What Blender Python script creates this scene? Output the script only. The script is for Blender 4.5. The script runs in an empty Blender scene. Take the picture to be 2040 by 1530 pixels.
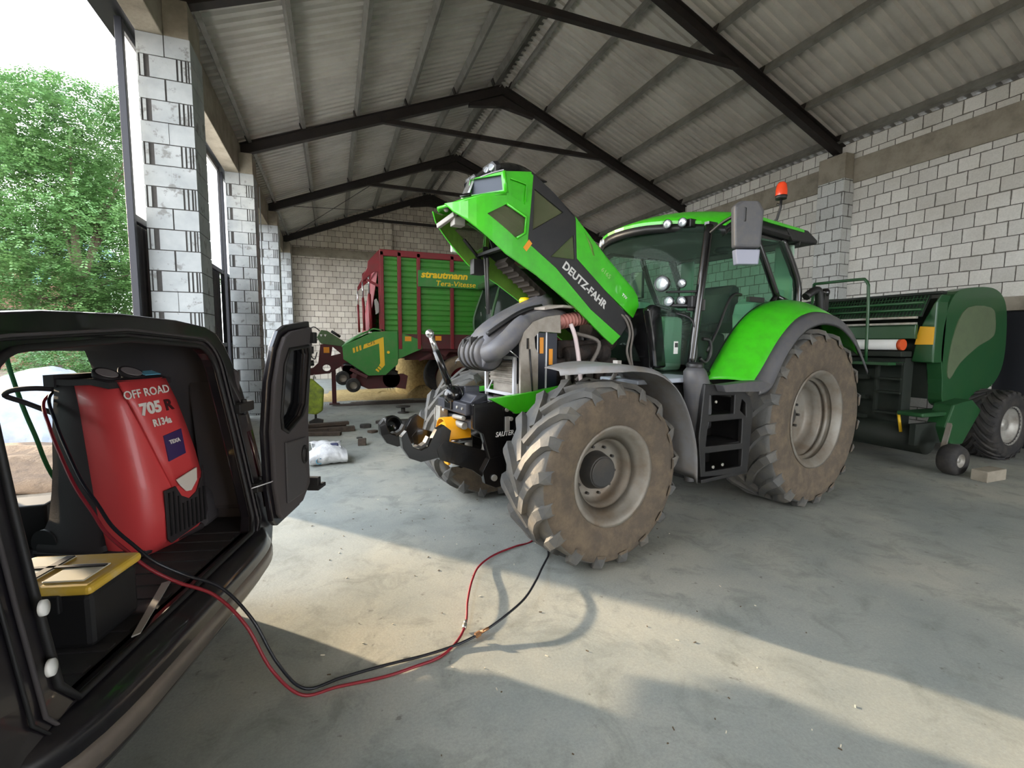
import bpy, bmesh, math, random
from math import sin, cos, pi, sqrt, atan2, radians
from mathutils import Vector, Matrix
from mathutils.geometry import tessellate_polygon
random.seed(7)
SC = bpy.context.scene
COL = SC.collection
V = Vector

def lin(c):
    return tuple(((x / 255) / 12.92 if x / 255 <= .04045 else ((x / 255 + .055) / 1.055) ** 2.4) for x in c)

# ---------------------------------------------------------------- mesh builder
class MB:
    def __init__(s):
        s.v = []; s.f = []; s.m = []; s.sm = []
    def add(s, vs, fs, mi=0, sm=False):
        b = len(s.v)
        s.v += [tuple(x) for x in vs]
        for f in fs:
            s.f.append([b + i for i in f]); s.m.append(mi); s.sm.append(sm)
        return s
    def box(s, c, d, rot=None, mi=0):
        c = V(c); hx, hy, hz = d[0] / 2, d[1] / 2, d[2] / 2
        M = rot if rot is not None else Matrix.Identity(3)
        if isinstance(rot, (int, float)): M = Matrix.Rotation(rot, 3, 'Z')
        vs = [c + M @ V((x, y, z)) for x in (-hx, hx) for y in (-hy, hy) for z in (-hz, hz)]
        return s.add(vs, [(0, 1, 3, 2), (4, 6, 7, 5), (0, 4, 5, 1), (2, 3, 7, 6), (0, 2, 6, 4), (1, 5, 7, 3)], mi)
    def bb(s, a, b, mi=0):
        return s.box([(a[i] + b[i]) / 2 for i in range(3)], [abs(a[i] - b[i]) for i in range(3)], None, mi)
    def beam(s, p, q, w, h, up=(0, 0, 1), mi=0):
        p, q = V(p), V(q); d = (q - p).normalized(); u = V(up)
        r = d.cross(u).normalized(); u = r.cross(d).normalized()
        vs = [e + r * (a * w / 2) + u * (b * h / 2) for e in (p, q) for a, b in ((-1, -1), (1, -1), (1, 1), (-1, 1))]
        return s.add(vs, [(0, 1, 2, 3), (7, 6, 5, 4), (0, 4, 5, 1), (1, 5, 6, 2), (2, 6, 7, 3), (3, 7, 4, 0)], mi)
    def cyl(s, p, q, r0, r1=None, n=20, mi=0, sm=True, caps=True):
        r1 = r0 if r1 is None else r1
        p, q = V(p), V(q); d = (q - p).normalized()
        a = d.orthogonal().normalized(); b = d.cross(a)
        vs = [];
        for e, r in ((p, r0), (q, r1)):
            vs += [e + (a * cos(2 * pi * i / n) + b * sin(2 * pi * i / n)) * r for i in range(n)]
        s.add(vs, [(i, (i + 1) % n, n + (i + 1) % n, n + i) for i in range(n)], mi, sm)
        if caps:
            s.add(vs[:n], [tuple(range(n))], mi); s.add(vs[n:], [tuple(range(n))], mi)
        return s
    def tube(s, pts, r, n=8, mi=0, closed=False, caps=True):
        pts = [V(p) for p in pts]; N = len(pts)
        rs = r if isinstance(r, (list, tuple)) else [r] * N
        T = []
        for i in range(N):
            if closed: t = pts[(i + 1) % N] - pts[i - 1]
            else: t = pts[min(i + 1, N - 1)] - pts[max(i - 1, 0)]
            T.append(t.normalized() if t.length > 1e-9 else V((0, 0, 1)))
        a = T[0].orthogonal().normalized(); vs = []
        for i in range(N):
            a = (a - T[i] * a.dot(T[i]))
            a = a.normalized() if a.length > 1e-6 else T[i].orthogonal().normalized()
            b = T[i].cross(a)
            vs += [pts[i] + (a * cos(2 * pi * k / n) + b * sin(2 * pi * k / n)) * rs[i] for k in range(n)]
        fs = []
        for i in range(N if closed else N - 1):
            j = (i + 1) % N
            fs += [(i * n + k, i * n + (k + 1) % n, j * n + (k + 1) % n, j * n + k) for k in range(n)]
        s.add(vs, fs, mi, True)
        if caps and not closed:
            s.add(vs[:n], [tuple(range(n))], mi); s.add(vs[-n:], [tuple(range(n))], mi)
        return s
    def lathe(s, prof, o, ax, n=32, mi=0, sm=True, mis=None):
        o = V(o); ax = V(ax).normalized(); a = ax.orthogonal().normalized()
        if abs(ax.z) < .5: a = (V((0, 0, 1)) - ax * ax.z).normalized()
        b = ax.cross(a); m = len(prof); vs = []
        for i in range(n):
            t = 2 * pi * i / n; d = a * cos(t) + b * sin(t)
            vs += [o + ax * p[0] + d * p[1] for p in prof]
        base = len(s.v); s.v += [tuple(x) for x in vs]
        for i in range(n):
            j = (i + 1) % n
            for k in range(m - 1):
                s.f.append([base + i * m + k, base + i * m + k + 1, base + j * m + k + 1, base + j * m + k])
                s.m.append(mis[k] if mis else mi); s.sm.append(sm)
        return s
    def prism(s, poly, o, ux, uy, t0, t1, holes=(), mi=0, fn=None):
        """flat polygon (2-D) in the plane o+ux*a+uy*b, given real thickness from t0 to t1 along ux x uy; fn bends it"""
        o, ux, uy = V(o), V(ux), V(uy); nz = ux.cross(uy).normalized()
        loops = [list(poly)] + [list(h) for h in holes]
        flat = [p for l in loops for p in l]
        tri = tessellate_polygon([[V((p[0], p[1], 0)) for p in l] for l in loops])
        P = lambda p, t: (fn(p[0], p[1], t) if fn else o + ux * p[0] + uy * p[1] + nz * t)
        n = len(flat); vs = [P(p, t0) for p in flat] + [P(p, t1) for p in flat]
        fs = [tuple(t) for t in tri] + [tuple(n + i for i in reversed(t)) for t in tri]
        k = 0
        for l in loops:
            m = len(l); fs += [(k + i, k + (i + 1) % m, n + k + (i + 1) % m, n + k + i) for i in range(m)]; k += m
        return s.add(vs, fs, mi)
    def sheet(s, g, t=0.0, mi=0, sm=True, off=None):
        """grid of points; with t a second skin offset by off*t closes it"""
        R, C = len(g), len(g[0]); vs = [V(p) for r in g for p in r]
        fs = [(i * C + j, i * C + j + 1, (i + 1) * C + j + 1, (i + 1) * C + j) for i in range(R - 1) for j in range(C - 1)]
        if not t: return s.add(vs, fs, mi, sm)
        o = V(off if off is not None else (0, 0, -1)); n = len(vs); v2 = [p + o * t for p in vs]
        fs2 = [tuple(n + i for i in reversed(f)) for f in fs]
        rim = [j for j in range(C)] + [i * C + C - 1 for i in range(1, R)] + [(R - 1) * C + j for j in range(C - 2, -1, -1)] + [i * C for i in range(R - 2, 0, -1)]
        m = len(rim); fr = [(rim[i], n + rim[i], n + rim[(i + 1) % m], rim[(i + 1) % m]) for i in range(m)]
        s.add(vs + v2, fs + fs2 , mi, sm); b = len(s.v) - 2 * n
        for f in fr: s.f.append([b + i for i in f]); s.m.append(mi); s.sm.append(False)
        return s
    def ball(s, c, r, n=16, m=10, mi=0, sc=(1, 1, 1)):
        c = V(c); vs = []
        for i in range(m + 1):
            ph = pi * i / m
            for j in range(n):
                t = 2 * pi * j / n
                vs.append(c + V((sin(ph) * cos(t) * r * sc[0], sin(ph) * sin(t) * r * sc[1], cos(ph) * r * sc[2])))
        return s.add(vs, [(i * n + j, (i + 1) * n + j, (i + 1) * n + (j + 1) % n, i * n + (j + 1) % n) for i in range(m) for j in range(n)], mi, True)
    def mesh(s, name, mats):
        me = bpy.data.meshes.new(name); me.from_pydata(s.v, [], s.f)
        for m in (mats if isinstance(mats, (list, tuple)) else [mats]): me.materials.append(m)
        for p, mi, sm in zip(me.polygons, s.m, s.sm): p.material_index = mi; p.use_smooth = sm
        bm = bmesh.new(); bm.from_mesh(me)
        bmesh.ops.remove_doubles(bm, verts=bm.verts, dist=1e-5)
        bmesh.ops.dissolve_degenerate(bm, edges=bm.edges, dist=1e-6)
        bmesh.ops.recalc_face_normals(bm, faces=bm.faces)
        bm.to_mesh(me); bm.free(); me.update()
        return me
    def pieces(s, name, mats, parent=None, bevel=0, seg=2, kind=None):
        """every loose piece becomes an object of its own"""
        par = list(range(len(s.v)))
        def find(i):
            while par[i] != i: par[i] = par[par[i]]; i = par[i]
            return i
        # weld equal positions so that caps stay with their tubes
        seen = {}
        for i, p in enumerate(s.v):
            k = (round(p[0], 5), round(p[1], 5), round(p[2], 5))
            if k in seen: par[find(i)] = find(seen[k])
            else: seen[k] = i
        for f in s.f:
            for i in f[1:]: par[find(i)] = find(f[0])
        groups = {}
        for k, f in enumerate(s.f): groups.setdefault(find(f[0]), []).append(k)
        out = []
        for root, fl in groups.items():
            idx = {}; m = MB()
            for k in fl:
                ff = []
                for i in s.f[k]:
                    if i not in idx: idx[i] = len(m.v); m.v.append(s.v[i])
                    ff.append(idx[i])
                m.f.append(ff); m.m.append(s.m[k]); m.sm.append(s.sm[k])
            out.append(m.build(name, mats, parent, bevel, seg))
        return out
    def build(s, name, mats, parent=None, bevel=0, seg=2):
        o = bpy.data.objects.new(name, s.mesh(name, mats)); COL.objects.link(o)
        if parent: o.parent = parent
        if bevel:
            b = o.modifiers.new('b', 'BEVEL'); b.width = bevel; b.segments = seg; b.limit_method = 'ANGLE'; b.angle_limit = radians(40)
            b.harden_normals = False
        return o

def tag(o, label=None, cat=None, group=None, kind=None):
    if label: o['label'] = label
    if cat: o['category'] = cat
    if group: o['group'] = group
    if kind: o['kind'] = kind
    return o
def thing(name, label, cat, loc=(0, 0, 0), rz=0, group=None):
    o = bpy.data.objects.new(name, None); COL.objects.link(o); o.location = loc; o.rotation_euler = (0, 0, rz)
    o.empty_display_size = .1
    return tag(o, label, cat, group)
def sub(name, parent, loc=(0, 0, 0)):
    o = bpy.data.objects.new(name, None); COL.objects.link(o); o.parent = parent; o.location = loc; return o
def copy_tree(o, parent=None):
    c = o.copy(); COL.objects.link(c); c.parent = parent
    for ch in [x for x in bpy.data.objects if x.parent == o]: copy_tree(ch, c)
    return c
def smooth(pts, k=6, closed=False):
    """Catmull-Rom through the points"""
    pts = [V(p) for p in pts]; out = []; N = len(pts)
    for i in range(N if closed else N - 1):
        if closed: a, b, c, d = pts[i - 1], pts[i], pts[(i + 1) % N], pts[(i + 2) % N]
        else: a, b, c, d = pts[max(i - 1, 0)], pts[i], pts[i + 1], pts[min(i + 2, N - 1)]
        for j in range(k):
            t = j / k
            out.append(.5 * ((2 * b) + (c - a) * t + (2 * a - 5 * b + 4 * c - d) * t * t + (3 * b - a - 3 * c + d) * t ** 3))
    if not closed: out.append(pts[-1])
    return out
def text(name, body, size, mat, parent, o, ux, uy, depth=.003, sx=1.0, bold=0.0, shear=0, align='LEFT', spacing=1.0):
    cu = bpy.data.curves.new(name, 'FONT'); cu.body = body; cu.size = size; cu.extrude = depth / 2; cu.offset = bold; cu.shear = shear
    cu.align_x = align; cu.space_character = spacing; cu.resolution_u = 3
    tmp = bpy.data.objects.new(name, cu); COL.objects.link(tmp)
    dg = bpy.context.evaluated_depsgraph_get(); dg.update()
    me = bpy.data.meshes.new_from_object(tmp.evaluated_get(dg))
    bpy.data.objects.remove(tmp)
    ux, uy = V(ux).normalized(), V(uy).normalized(); uz = ux.cross(uy)
    M = Matrix((( ux.x * sx, uy.x, uz.x, o[0]), (ux.y * sx, uy.y, uz.y, o[1]), (ux.z * sx, uy.z, uz.z, o[2]), (0, 0, 0, 1)))
    me.transform(M); me.materials.clear(); me.materials.append(mat)
    ob = bpy.data.objects.new(name, me); COL.objects.link(ob)
    if parent: ob.parent = parent
    return ob

# ---------------------------------------------------------------- materials
def nodes(name):
    m = bpy.data.materials.new(name); m.use_nodes = True; nt = m.node_tree
    return m, nt, nt.nodes['Principled BSDF'], nt.nodes.new, nt.links.new
def ramp(nt, src, stops, interp='LINEAR'):
    r = nt.nodes.new('ShaderNodeValToRGB'); r.color_ramp.interpolation = interp
    e = r.color_ramp.elements
    while len(e) < len(stops): e.new(.5)
    for i, (p, c) in enumerate(stops):
        e[i].position = p; e[i].color = (*c, 1) if len(c) == 3 else c
    nt.links.new(src, r.inputs[0]); return r.outputs[0]
def mixc(nt, fac, a, b, mode='MIX'):
    n = nt.nodes.new('ShaderNodeMix'); n.data_type = 'RGBA'; n.blend_type = mode
    for i, x in ((0, fac), (6, a), (7, b)):
        if hasattr(x, 'links') or hasattr(x, 'is_linked'): nt.links.new(x, n.inputs[i])
        else: n.inputs[i].default_value = x if i == 0 else (*x, 1)
    return n.outputs[2]
def noise(nt, scale, detail=4, rough=.6, vec=None, dist=0):
    n = nt.nodes.new('ShaderNodeTexNoise'); n.inputs['Scale'].default_value = scale; n.inputs['Detail'].default_value = detail
    n.inputs['Roughness'].default_value = rough; n.inputs['Distortion'].default_value = dist
    if vec is None:
        tc = nt.nodes.new('ShaderNodeTexCoord'); vec = tc.outputs['Object']
    nt.links.new(vec, n.inputs['Vector']); return n.outputs[0]
def bump(nt, bs, h, strength=.3, dist=.02):
    b = nt.nodes.new('ShaderNodeBump'); b.inputs['Strength'].default_value = strength; b.inputs['Distance'].default_value = dist
    nt.links.new(h, b.inputs['Height']); nt.links.new(b.outputs[0], bs.inputs['Normal'])
def mat(name, c, rough=.5, metal=0, dirt=None, damt=.35, dscale=6, coat=0, spec=.5, bmp=0, bscale=30, trans=0, alpha=1, emit=None, es=1):
    m, nt, bs, new, link = nodes(name); c = lin(c)
    bs.inputs['Base Color'].default_value = (*c, 1); bs.inputs['Roughness'].default_value = rough; bs.inputs['Metallic'].default_value = metal
    bs.inputs['Coat Weight'].default_value = coat; bs.inputs['Specular IOR Level'].default_value = spec
    if dirt:
        f = ramp(nt, noise(nt, dscale, 6, .65), [(.42, (0, 0, 0)), (.68, (damt,) * 3)])
        link(mixc(nt, f, c, lin(dirt)), bs.inputs['Base Color'])
    if bmp: bump(nt, bs, noise(nt, bscale, 5), bmp)
    if trans:
        bs.inputs['Transmission Weight'].default_value = trans
    if alpha < 1: bs.inputs['Alpha'].default_value = alpha
    if emit: bs.inputs['Emission Color'].default_value = (*lin(emit), 1); bs.inputs['Emission Strength'].default_value = es
    return m
def glassmat(name, tint=(225, 240, 232), a=.82, rough=.03):
    """thin window pane: mostly see-through with a glossy coat"""
    m = bpy.data.materials.new(name); m.use_nodes = True; nt = m.node_tree; nt.nodes.clear()
    out = nt.nodes.new('ShaderNodeOutputMaterial'); mx = nt.nodes.new('ShaderNodeMixShader'); tr = nt.nodes.new('ShaderNodeBsdfTransparent')
    gl = nt.nodes.new('ShaderNodeBsdfPrincipled'); gl.inputs['Base Color'].default_value = (*[x * .25 for x in lin(tint)], 1); gl.inputs['Roughness'].default_value = rough
    tr.inputs[0].default_value = (*lin(tint), 1)
    mx.inputs[0].default_value = 1 - a
    nt.links.new(tr.outputs[0], mx.inputs[1]); nt.links.new(gl.outputs[0], mx.inputs[2]); nt.links.new(mx.outputs[0], out.inputs[0])
    return m

def blockmat(name, ca, cb, mortar, stain=.5, scale=1.0, bw=.30, rh=.25, zoff=0.0):
    m, nt, bs, new, link = nodes(name)
    tc = new('ShaderNodeTexCoord'); sp = new('ShaderNodeSeparateXYZ'); link(tc.outputs['Object'], sp.inputs[0])
    ad = new('ShaderNodeMath'); link(sp.outputs[0], ad.inputs[0]); link(sp.outputs[1], ad.inputs[1])
    az = new('ShaderNodeMath'); link(sp.outputs[2], az.inputs[0]); az.inputs[1].default_value = zoff
    cb_ = new('ShaderNodeCombineXYZ'); link(ad.outputs[0], cb_.inputs[0]); link(az.outputs[0], cb_.inputs[1])
    n0 = new('ShaderNodeTexNoise'); n0.inputs['Scale'].default_value = 7; link(tc.outputs['Object'], n0.inputs['Vector'])
    off = new('ShaderNodeVectorMath'); off.operation = 'MULTIPLY_ADD'; off.inputs[1].default_value = (.012, .008, 0)
    link(n0.outputs['Color'], off.inputs[0]); link(cb_.outputs[0], off.inputs[2])
    b = new('ShaderNodeTexBrick'); link(off.outputs[0], b.inputs['Vector'])
    b.inputs['Scale'].default_value = scale; b.inputs['Brick Width'].default_value = bw; b.inputs['Row Height'].default_value = rh
    b.inputs['Mortar Size'].default_value = .0075; b.inputs['Mortar Smooth'].default_value = .35; b.inputs['Bias'].default_value = 0
    b.inputs['Color1'].default_value = (*lin(ca), 1); b.inputs['Color2'].default_value = (*lin(cb), 1); b.inputs['Mortar'].default_value = (*lin(mortar), 1)
    # smears of mortar beside the head joints (block face stays its own colour elsewhere)
    b2 = new('ShaderNodeTexBrick'); link(off.outputs[0], b2.inputs['Vector'])
    b2.inputs['Scale'].default_value = scale; b2.inputs['Brick Width'].default_value = bw; b2.inputs['Row Height'].default_value = rh
    b2.inputs['Mortar Size'].default_value = .022; b2.inputs['Mortar Smooth'].default_value = .6
    sm = ramp(nt, noise(nt, 5, 3, .6), [(.52, (0, 0, 0)), (.62, (stain,) * 3)])
    mul = new('ShaderNodeMath'); mul.operation = 'MULTIPLY'; link(b2.outputs['Fac'], mul.inputs[0]); link(sm, mul.inputs[1])
    c = mixc(nt, mul.outputs[0], b.outputs['Color'], lin([x * 1.25 for x in mortar]))
    g = ramp(nt, noise(nt, 40, 3, .7), [(.3, (.88,) * 3), (.7, (1.06,) * 3)])
    c = mixc(nt, 1.0, c, g, 'MULTIPLY')
    g2 = ramp(nt, noise(nt, .7, 4, .6), [(.3, (.86, .84, .8)), (.65, (1.05,) * 3)])
    c = mixc(nt, 1.0, c, g2, 'MULTIPLY')
    link(c, bs.inputs['Base Color']); bs.inputs['Roughness'].default_value = .95; bs.inputs['Specular IOR Level'].default_value = .2
    inv = new('ShaderNodeMath'); inv.operation = 'SUBTRACT'; inv.inputs[0].default_value = 1; link(b.outputs['Fac'], inv.inputs[1])
    bump(nt, bs, inv.outputs[0], .8, .008)
    return m
# ================================================================ camera
F_PX = 924.13
yaw, pitch, roll = .36878, .09057, .0066
cf = V((sin(yaw) * cos(pitch), cos(yaw) * cos(pitch), -sin(pitch)))
r0 = V((cos(yaw), -sin(yaw), 0)); u0 = r0.cross(cf)
cr = r0 * cos(roll) + u0 * sin(roll); cu_ = u0 * cos(roll) - r0 * sin(roll)
cam = bpy.data.objects.new('camera', bpy.data.cameras.new('camera')); COL.objects.link(cam)
cam.matrix_world = Matrix(((cr.x, cu_.x, -cf.x, 1.7984), (cr.y, cu_.y, -cf.y, -7.2523), (cr.z, cu_.z, -cf.z, 1.70), (0, 0, 0, 1)))
cam.data.sensor_width = 36; cam.data.lens = F_PX / 2040 * 36; cam.data.clip_start = .02; cam.data.clip_end = 300
SC.camera = cam

# ================================================================ light
w = bpy.data.worlds.new('sky'); SC.world = w; w.use_nodes = True; nt = w.node_tree
bg = nt.nodes['Background']; tc = nt.nodes.new('ShaderNodeTexCoord'); sp = nt.nodes.new('ShaderNodeSeparateXYZ')
nt.links.new(tc.outputs['Generated'], sp.inputs[0])
rr = ramp(nt, sp.outputs[2], [(0.0, (.88, .94, 1.0)), (.35, (.97, .985, 1.0)), (1.0, (.62, .78, 1.0))])
nt.links.new(rr, bg.inputs[0]); bg.inputs[1].default_value = 8.5
sl = bpy.data.lights.new('sun', 'SUN'); sl.energy = 15; sl.color = (1.0, .80, .56); sl.angle = radians(1.2)
so = bpy.data.objects.new('sun', sl); COL.objects.link(so)
sd = V((.675, -.738, -math.tan(radians(11.5)))).normalized()
so.rotation_euler = sd.to_track_quat('-Z', 'Y').to_euler(); so.location = (-20, 20, 10)
SC.view_settings.view_transform = 'Standard'; SC.view_settings.look = 'None'; SC.view_settings.gamma = 1
SC.view_settings.exposure = 0.0
try: SC.view_settings.use_curve_mapping = False
except Exception: pass
SC.cycles.max_bounces = 10; SC.cycles.diffuse_bounces = 6; SC.cycles.transparent_max_bounces = 16
SC.cycles.sample_clamp_indirect = 6; SC.cycles.use_denoising = True
try: SC.cycles.denoiser = 'OPENIMAGEDENOISE'
except Exception: pass

# ================================================================ materials used widely
M = {}
M['block'] = blockmat('block', (222, 220, 214), (200, 198, 192), (92, 88, 82), .55)
M['block_back'] = blockmat('block_back', (216, 208, 196), (190, 181, 170), (74, 64, 58), .5, bw=.31, rh=.25)
M['pier'] = blockmat('pier', (204, 206, 204), (186, 188, 186), (84, 82, 80), .9, bw=.30, rh=.25, zoff=.08)
M['concrete'] = mat('concrete', (150, 142, 128), .9, dirt=(110, 104, 92), damt=.7, dscale=3, bmp=.25, bscale=25)
M['steel_black'] = mat('steel_black', (30, 26, 26), .6, 0, dirt=(52, 42, 38), damt=.5)
M['galv'] = mat('galv', (132, 131, 126), .5, .3, dirt=(96, 92, 86), damt=.6, dscale=4)
M['roofsheet'] = mat('roofsheet', (190, 187, 180), .6, .1, dirt=(140, 134, 128), damt=.5, dscale=.8)
M['clad'] = mat('clad', (58, 56, 58), .6, .2, dirt=(80, 76, 70), damt=.4)
M['frame'] = mat('frame', (34, 34, 40), .45, .3)
def floor_mat():
    m, nt, bs, new, link = nodes('floor_concrete')
    a = ramp(nt, noise(nt, .55, 8, .62), [(.33, lin((132, 138, 136))), (.5, lin((152, 155, 149))), (.68, lin((176, 174, 162)))])
    st = noise(nt, 3.2, 8, .7, dist=.6)
    b = mixc(nt, ramp(nt, st, [(.5, (0, 0, 0)), (.66, (.55,) * 3)]), a, lin((112, 116, 110)))
    d = mixc(nt, ramp(nt, noise(nt, 11, 4, .6), [(.66, (0, 0, 0)), (.72, (.6,) * 3)]), b, lin((92, 90, 82)))
    e = mixc(nt, ramp(nt, noise(nt, 55, 4, .8), [(.35, (.7,) * 3), (.65, (1.12,) * 3)]), d, d)
    g = ramp(nt, noise(nt, 70, 5, .8), [(.3, (.84,) * 3), (.7, (1.1,) * 3)])
    link(mixc(nt, 1.0, d, g, 'MULTIPLY'), bs.inputs['Base Color'])
    rgh = ramp(nt, noise(nt, 1.5, 5), [(.35, (.62,) * 3), (.7, (.85,) * 3)]); link(rgh, bs.inputs['Roughness'])
    bs.inputs['Specular IOR Level'].default_value = .35
    bump(nt, bs, noise(nt, 18, 8, .75), .25, .01)
    return m
M['floor'] = floor_mat()

# ================================================================ the barn
FR = 4.85; WI = 12.28; XM = WI / 2
def S(o, name=None):
    o['kind'] = 'structure'; return o
S(MB().bb((-.35, -13, -.15), (12.62, 15.1, 0)).build('floor', M['floor']))
YN, YF = -12.5, 15.0
# left row of block pillars, laid course by course: pairs of blocks, then a block between two grooved ends
M['joint'] = mat('mortar_joint', (74, 72, 70), .95, dirt=(60, 58, 56), damt=.5, dscale=12)
def aac_mat():
    m, nt, bs, new, link = nodes('aerated_block')
    a = ramp(nt, noise(nt, 3.1, 4, .6), [(.35, lin((156, 160, 161))), (.65, lin((174, 177, 177)))])
    s_ = ramp(nt, noise(nt, 5.5, 6, .7), [(.57, (0, 0, 0)), (.63, (.75,) * 3)])
    link(mixc(nt, s_, a, lin((118, 118, 114))), bs.inputs['Base Color']); bs.inputs['Roughness'].default_value = .95
    bs.inputs['Specular IOR Level'].default_value = .15; bump(nt, bs, noise(nt, 45, 5), .3, .004); return m
M['aac'] = aac_mat()
def block_pillar(x0, x1, y0, y1, z1, seed):
    r = random.Random(seed + 40); mb = MB(); e = .012; j = .006
    mb.bb((x0 + e, y0 + e, 0), (x1 - e, y1 - e, z1), 1)
    n = int(z1 / .25); z = z1; row = 0
    xm = (x0 + x1) / 2 + .005; ym = (y0 + y1) / 2
    def blk(a, b, c, d, za, zb):
        o = r.uniform(-.003, .003)
        mb.bb((a + (0 if a == x0 else j), c + (o if c == y0 else j), za + j), (b - (0 if b == x1 else j), d - (0 if d == y1 else j), zb - j), 0)
    while z > .01:
        zb = z; za = max(0, z - .25)
        if row % 2 == 0:
            blk(x0, xm + r.uniform(-.01, .01), y0, y1, za, zb); blk(xm, x1, y0, y1, za, zb)
        else:
            a, b = x0 + .085, x1 - .145
            blk(a + .03, b, y0, ym, za, zb); blk(x0 + .1, x1, ym, y1, za, zb)
            for (p, q) in ((x0, x0 + .022), (x0 + .028, a - .012), (b + .008, b + .045), (b + .052, b + .090), (b + .097, x1 - .026), (x1 - .022, x1)):
                blk(p, q, y0, ym, za, zb)
            blk(x0, x0 + .1, ym, y1, za, zb)
        z = za; row += 1
    return mb
for k in range(-2, 4):
    y = k * FR
    if k == -1: continue          # the wide bay the van has backed into
    p = S(block_pillar(-.25, .29, y - .31, y + .27, 5.29, k).build('pillar', [M['aac'], M['joint']]))
    S(MB().bb((.02, y - .3, 5.29), (.28, y + .26, 5.73)).build('trim_1', M['concrete'], bevel=.01))
S(MB().bb((-.25, YN, 5.29), (.02, YF - .02, 5.98)).build('trim_2', M['concrete'], bevel=.01))
# right wall with piers and ring beam
mbw = MB().bb((12.29, YN, 0), (12.6, -6.6, 6.0)).bb((12.29, -2.8, 0), (12.6, YF, 6.0)).bb((12.29, -6.6, 2.5), (12.6, -2.8, 6.0))
S(mbw.build('wall_right', M['block']))
S(MB().bb((12.24, YN, 5.12), (12.285, YF, 5.62)).build('trim_3', M['concrete'], bevel=.008))
S(MB().bb((12.25, -6.7, 2.27), (12.6, -2.75, 2.5)).build('trim_4', M['concrete'], bevel=.008))
d = S(MB().bb((12.40, -6.6, 0), (12.46, -2.8, 2.27)).build('door_1', mat('door_dark', (24, 27, 34), .6)))
for k in range(-2, 4):
    y = k * FR
    if k == 3: y -= .0
    S(MB().bb((11.97, y - .31, 0), (12.289, y + .27, 5.20)).build('pillar', M['pier'], bevel=.008, seg=1))
    S(MB().bb((11.97, y - .31, 5.20), (12.24, y + .27, 5.72)).build('trim_5', M['concrete'], bevel=.01))
# back wall
zt = lambda x: 6.18 + .41 * (x if x < XM else WI - x)
S(MB().prism([(-.25, 0), (12.3, 0), (12.3, zt(12.28)), (XM, zt(XM)), (-.25, zt(0) - .08)], (0, 15.0, 0), (1, 0, 0), (0, 0, 1), -.3, 0).build('wall_back', M['block_back']))
S(MB().bb((.29, 14.93, 5.32), (4.08, 15, 5.68)).bb((4.46, 14.93, 5.32), (12.29, 15, 5.68)).build('trim_6', M['concrete'], bevel=.008))
S(MB().bb((4.08, 14.8, 0), (4.46, 15, 7.35)).build('pillar', M['block_back'], bevel=.006, seg=1))
S(MB().prism([(-.25, 0), (4.6, 0), (4.6, 4.0), (10.8, 4.0), (10.8, 0), (12.3, 0), (12.3, zt(12.28)), (XM, zt(XM)), (-.25, zt(0) - .08)], (0, YN, 0), (1, 0, 0), (0, 0, 1), 0, .3).build('wall_front', M['block_back']))  # unseen gable behind the camera, its opening added to let fill light in
# rafters, ties, purlins
def ibeam(mb, p, q, w, h, t=.018):
    p, q = V(p), V(q); d = (q - p).normalized(); up = V((0, 1, 0)).cross(d) * (-1)
    if up.z < 0: up = -up
    for a in (0, h - t): mb.beam(p + up * (a + t / 2), q + up * (a + t / 2), w, t, up)
    mb.beam(p + up * h / 2, q + up * h / 2, t, h - t, up)
    return mb
for k in range(-2, 4):
    y = k * FR
    mb = MB(); ibeam(mb, (-.02, y, 5.73), (XM, y, 5.73 + .395 * XM), .15, .24); ibeam(mb, (WI + .0, y, 5.73), (XM, y, 5.73 + .395 * XM), .15, .24)
    mb.prism([(XM - .62, 7.83), (XM + .62, 7.83), (XM, 8.42)], (0, y - .02, 0), (1, 0, 0), (0, 0, 1), -.04, 0)
    mb.prism([(XM - .9, 7.72), (XM, 7.86), (XM + .9, 7.72), (XM + .9, 7.80), (XM, 8.1), (XM - .9, 7.80)], (0, y - .07, 0), (1, 0, 0), (0, 0, 1), -.14, 0)
    mb.bb((-.02, y - .1, 5.68), (.27, y + .1, 5.74)); mb.bb((11.98, y - .1, 5.68), (12.26, y + .1, 5.74))
    S(mb.build('roof_beam', M['steel_black']))
    S(MB().beam((XM - 3.12, y, 7.0), (XM + 3.12, y, 7.0), .1, .11).build('roof_beam', M['steel_black']))
xs = [.16, 1.27, 2.45, 3.65, 4.86, 5.90]
for i, x in enumerate(xs):
    for sgn in (0, 1):
        X = WI - x if sgn else x; z = 5.97 + .408 * x; a = math.atan(.408) * (-1 if not sgn else 1)
        R = Matrix.Rotation(a, 3, 'Y'); c = V((X, (YN + YF) / 2, z + .085)); L = YF - YN - .02
        mb = MB(); mb.box(c, (.006, L, .17), R); mb.box(c + R @ V((.035, 0, .082)), (.07, L, .006), R); mb.box(c + R @ V((.035, 0, -.082)), (.07, L, .006), R)
        mb.box(c + R @ V((.068, 0, -.07)), (.005, L, .024), R)
        S(mb.build('roof_purlin', M['galv']))
        mb = MB()
        for k in range(-2, 4):
            mb.box(c + V((0, k * FR - (YN + YF) / 2, 0)) + R @ V((-.02, 0, -.02)), (.02, .14, .15), R)
        S(mb.build('purlin_bracket', M['steel_black']))
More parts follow.
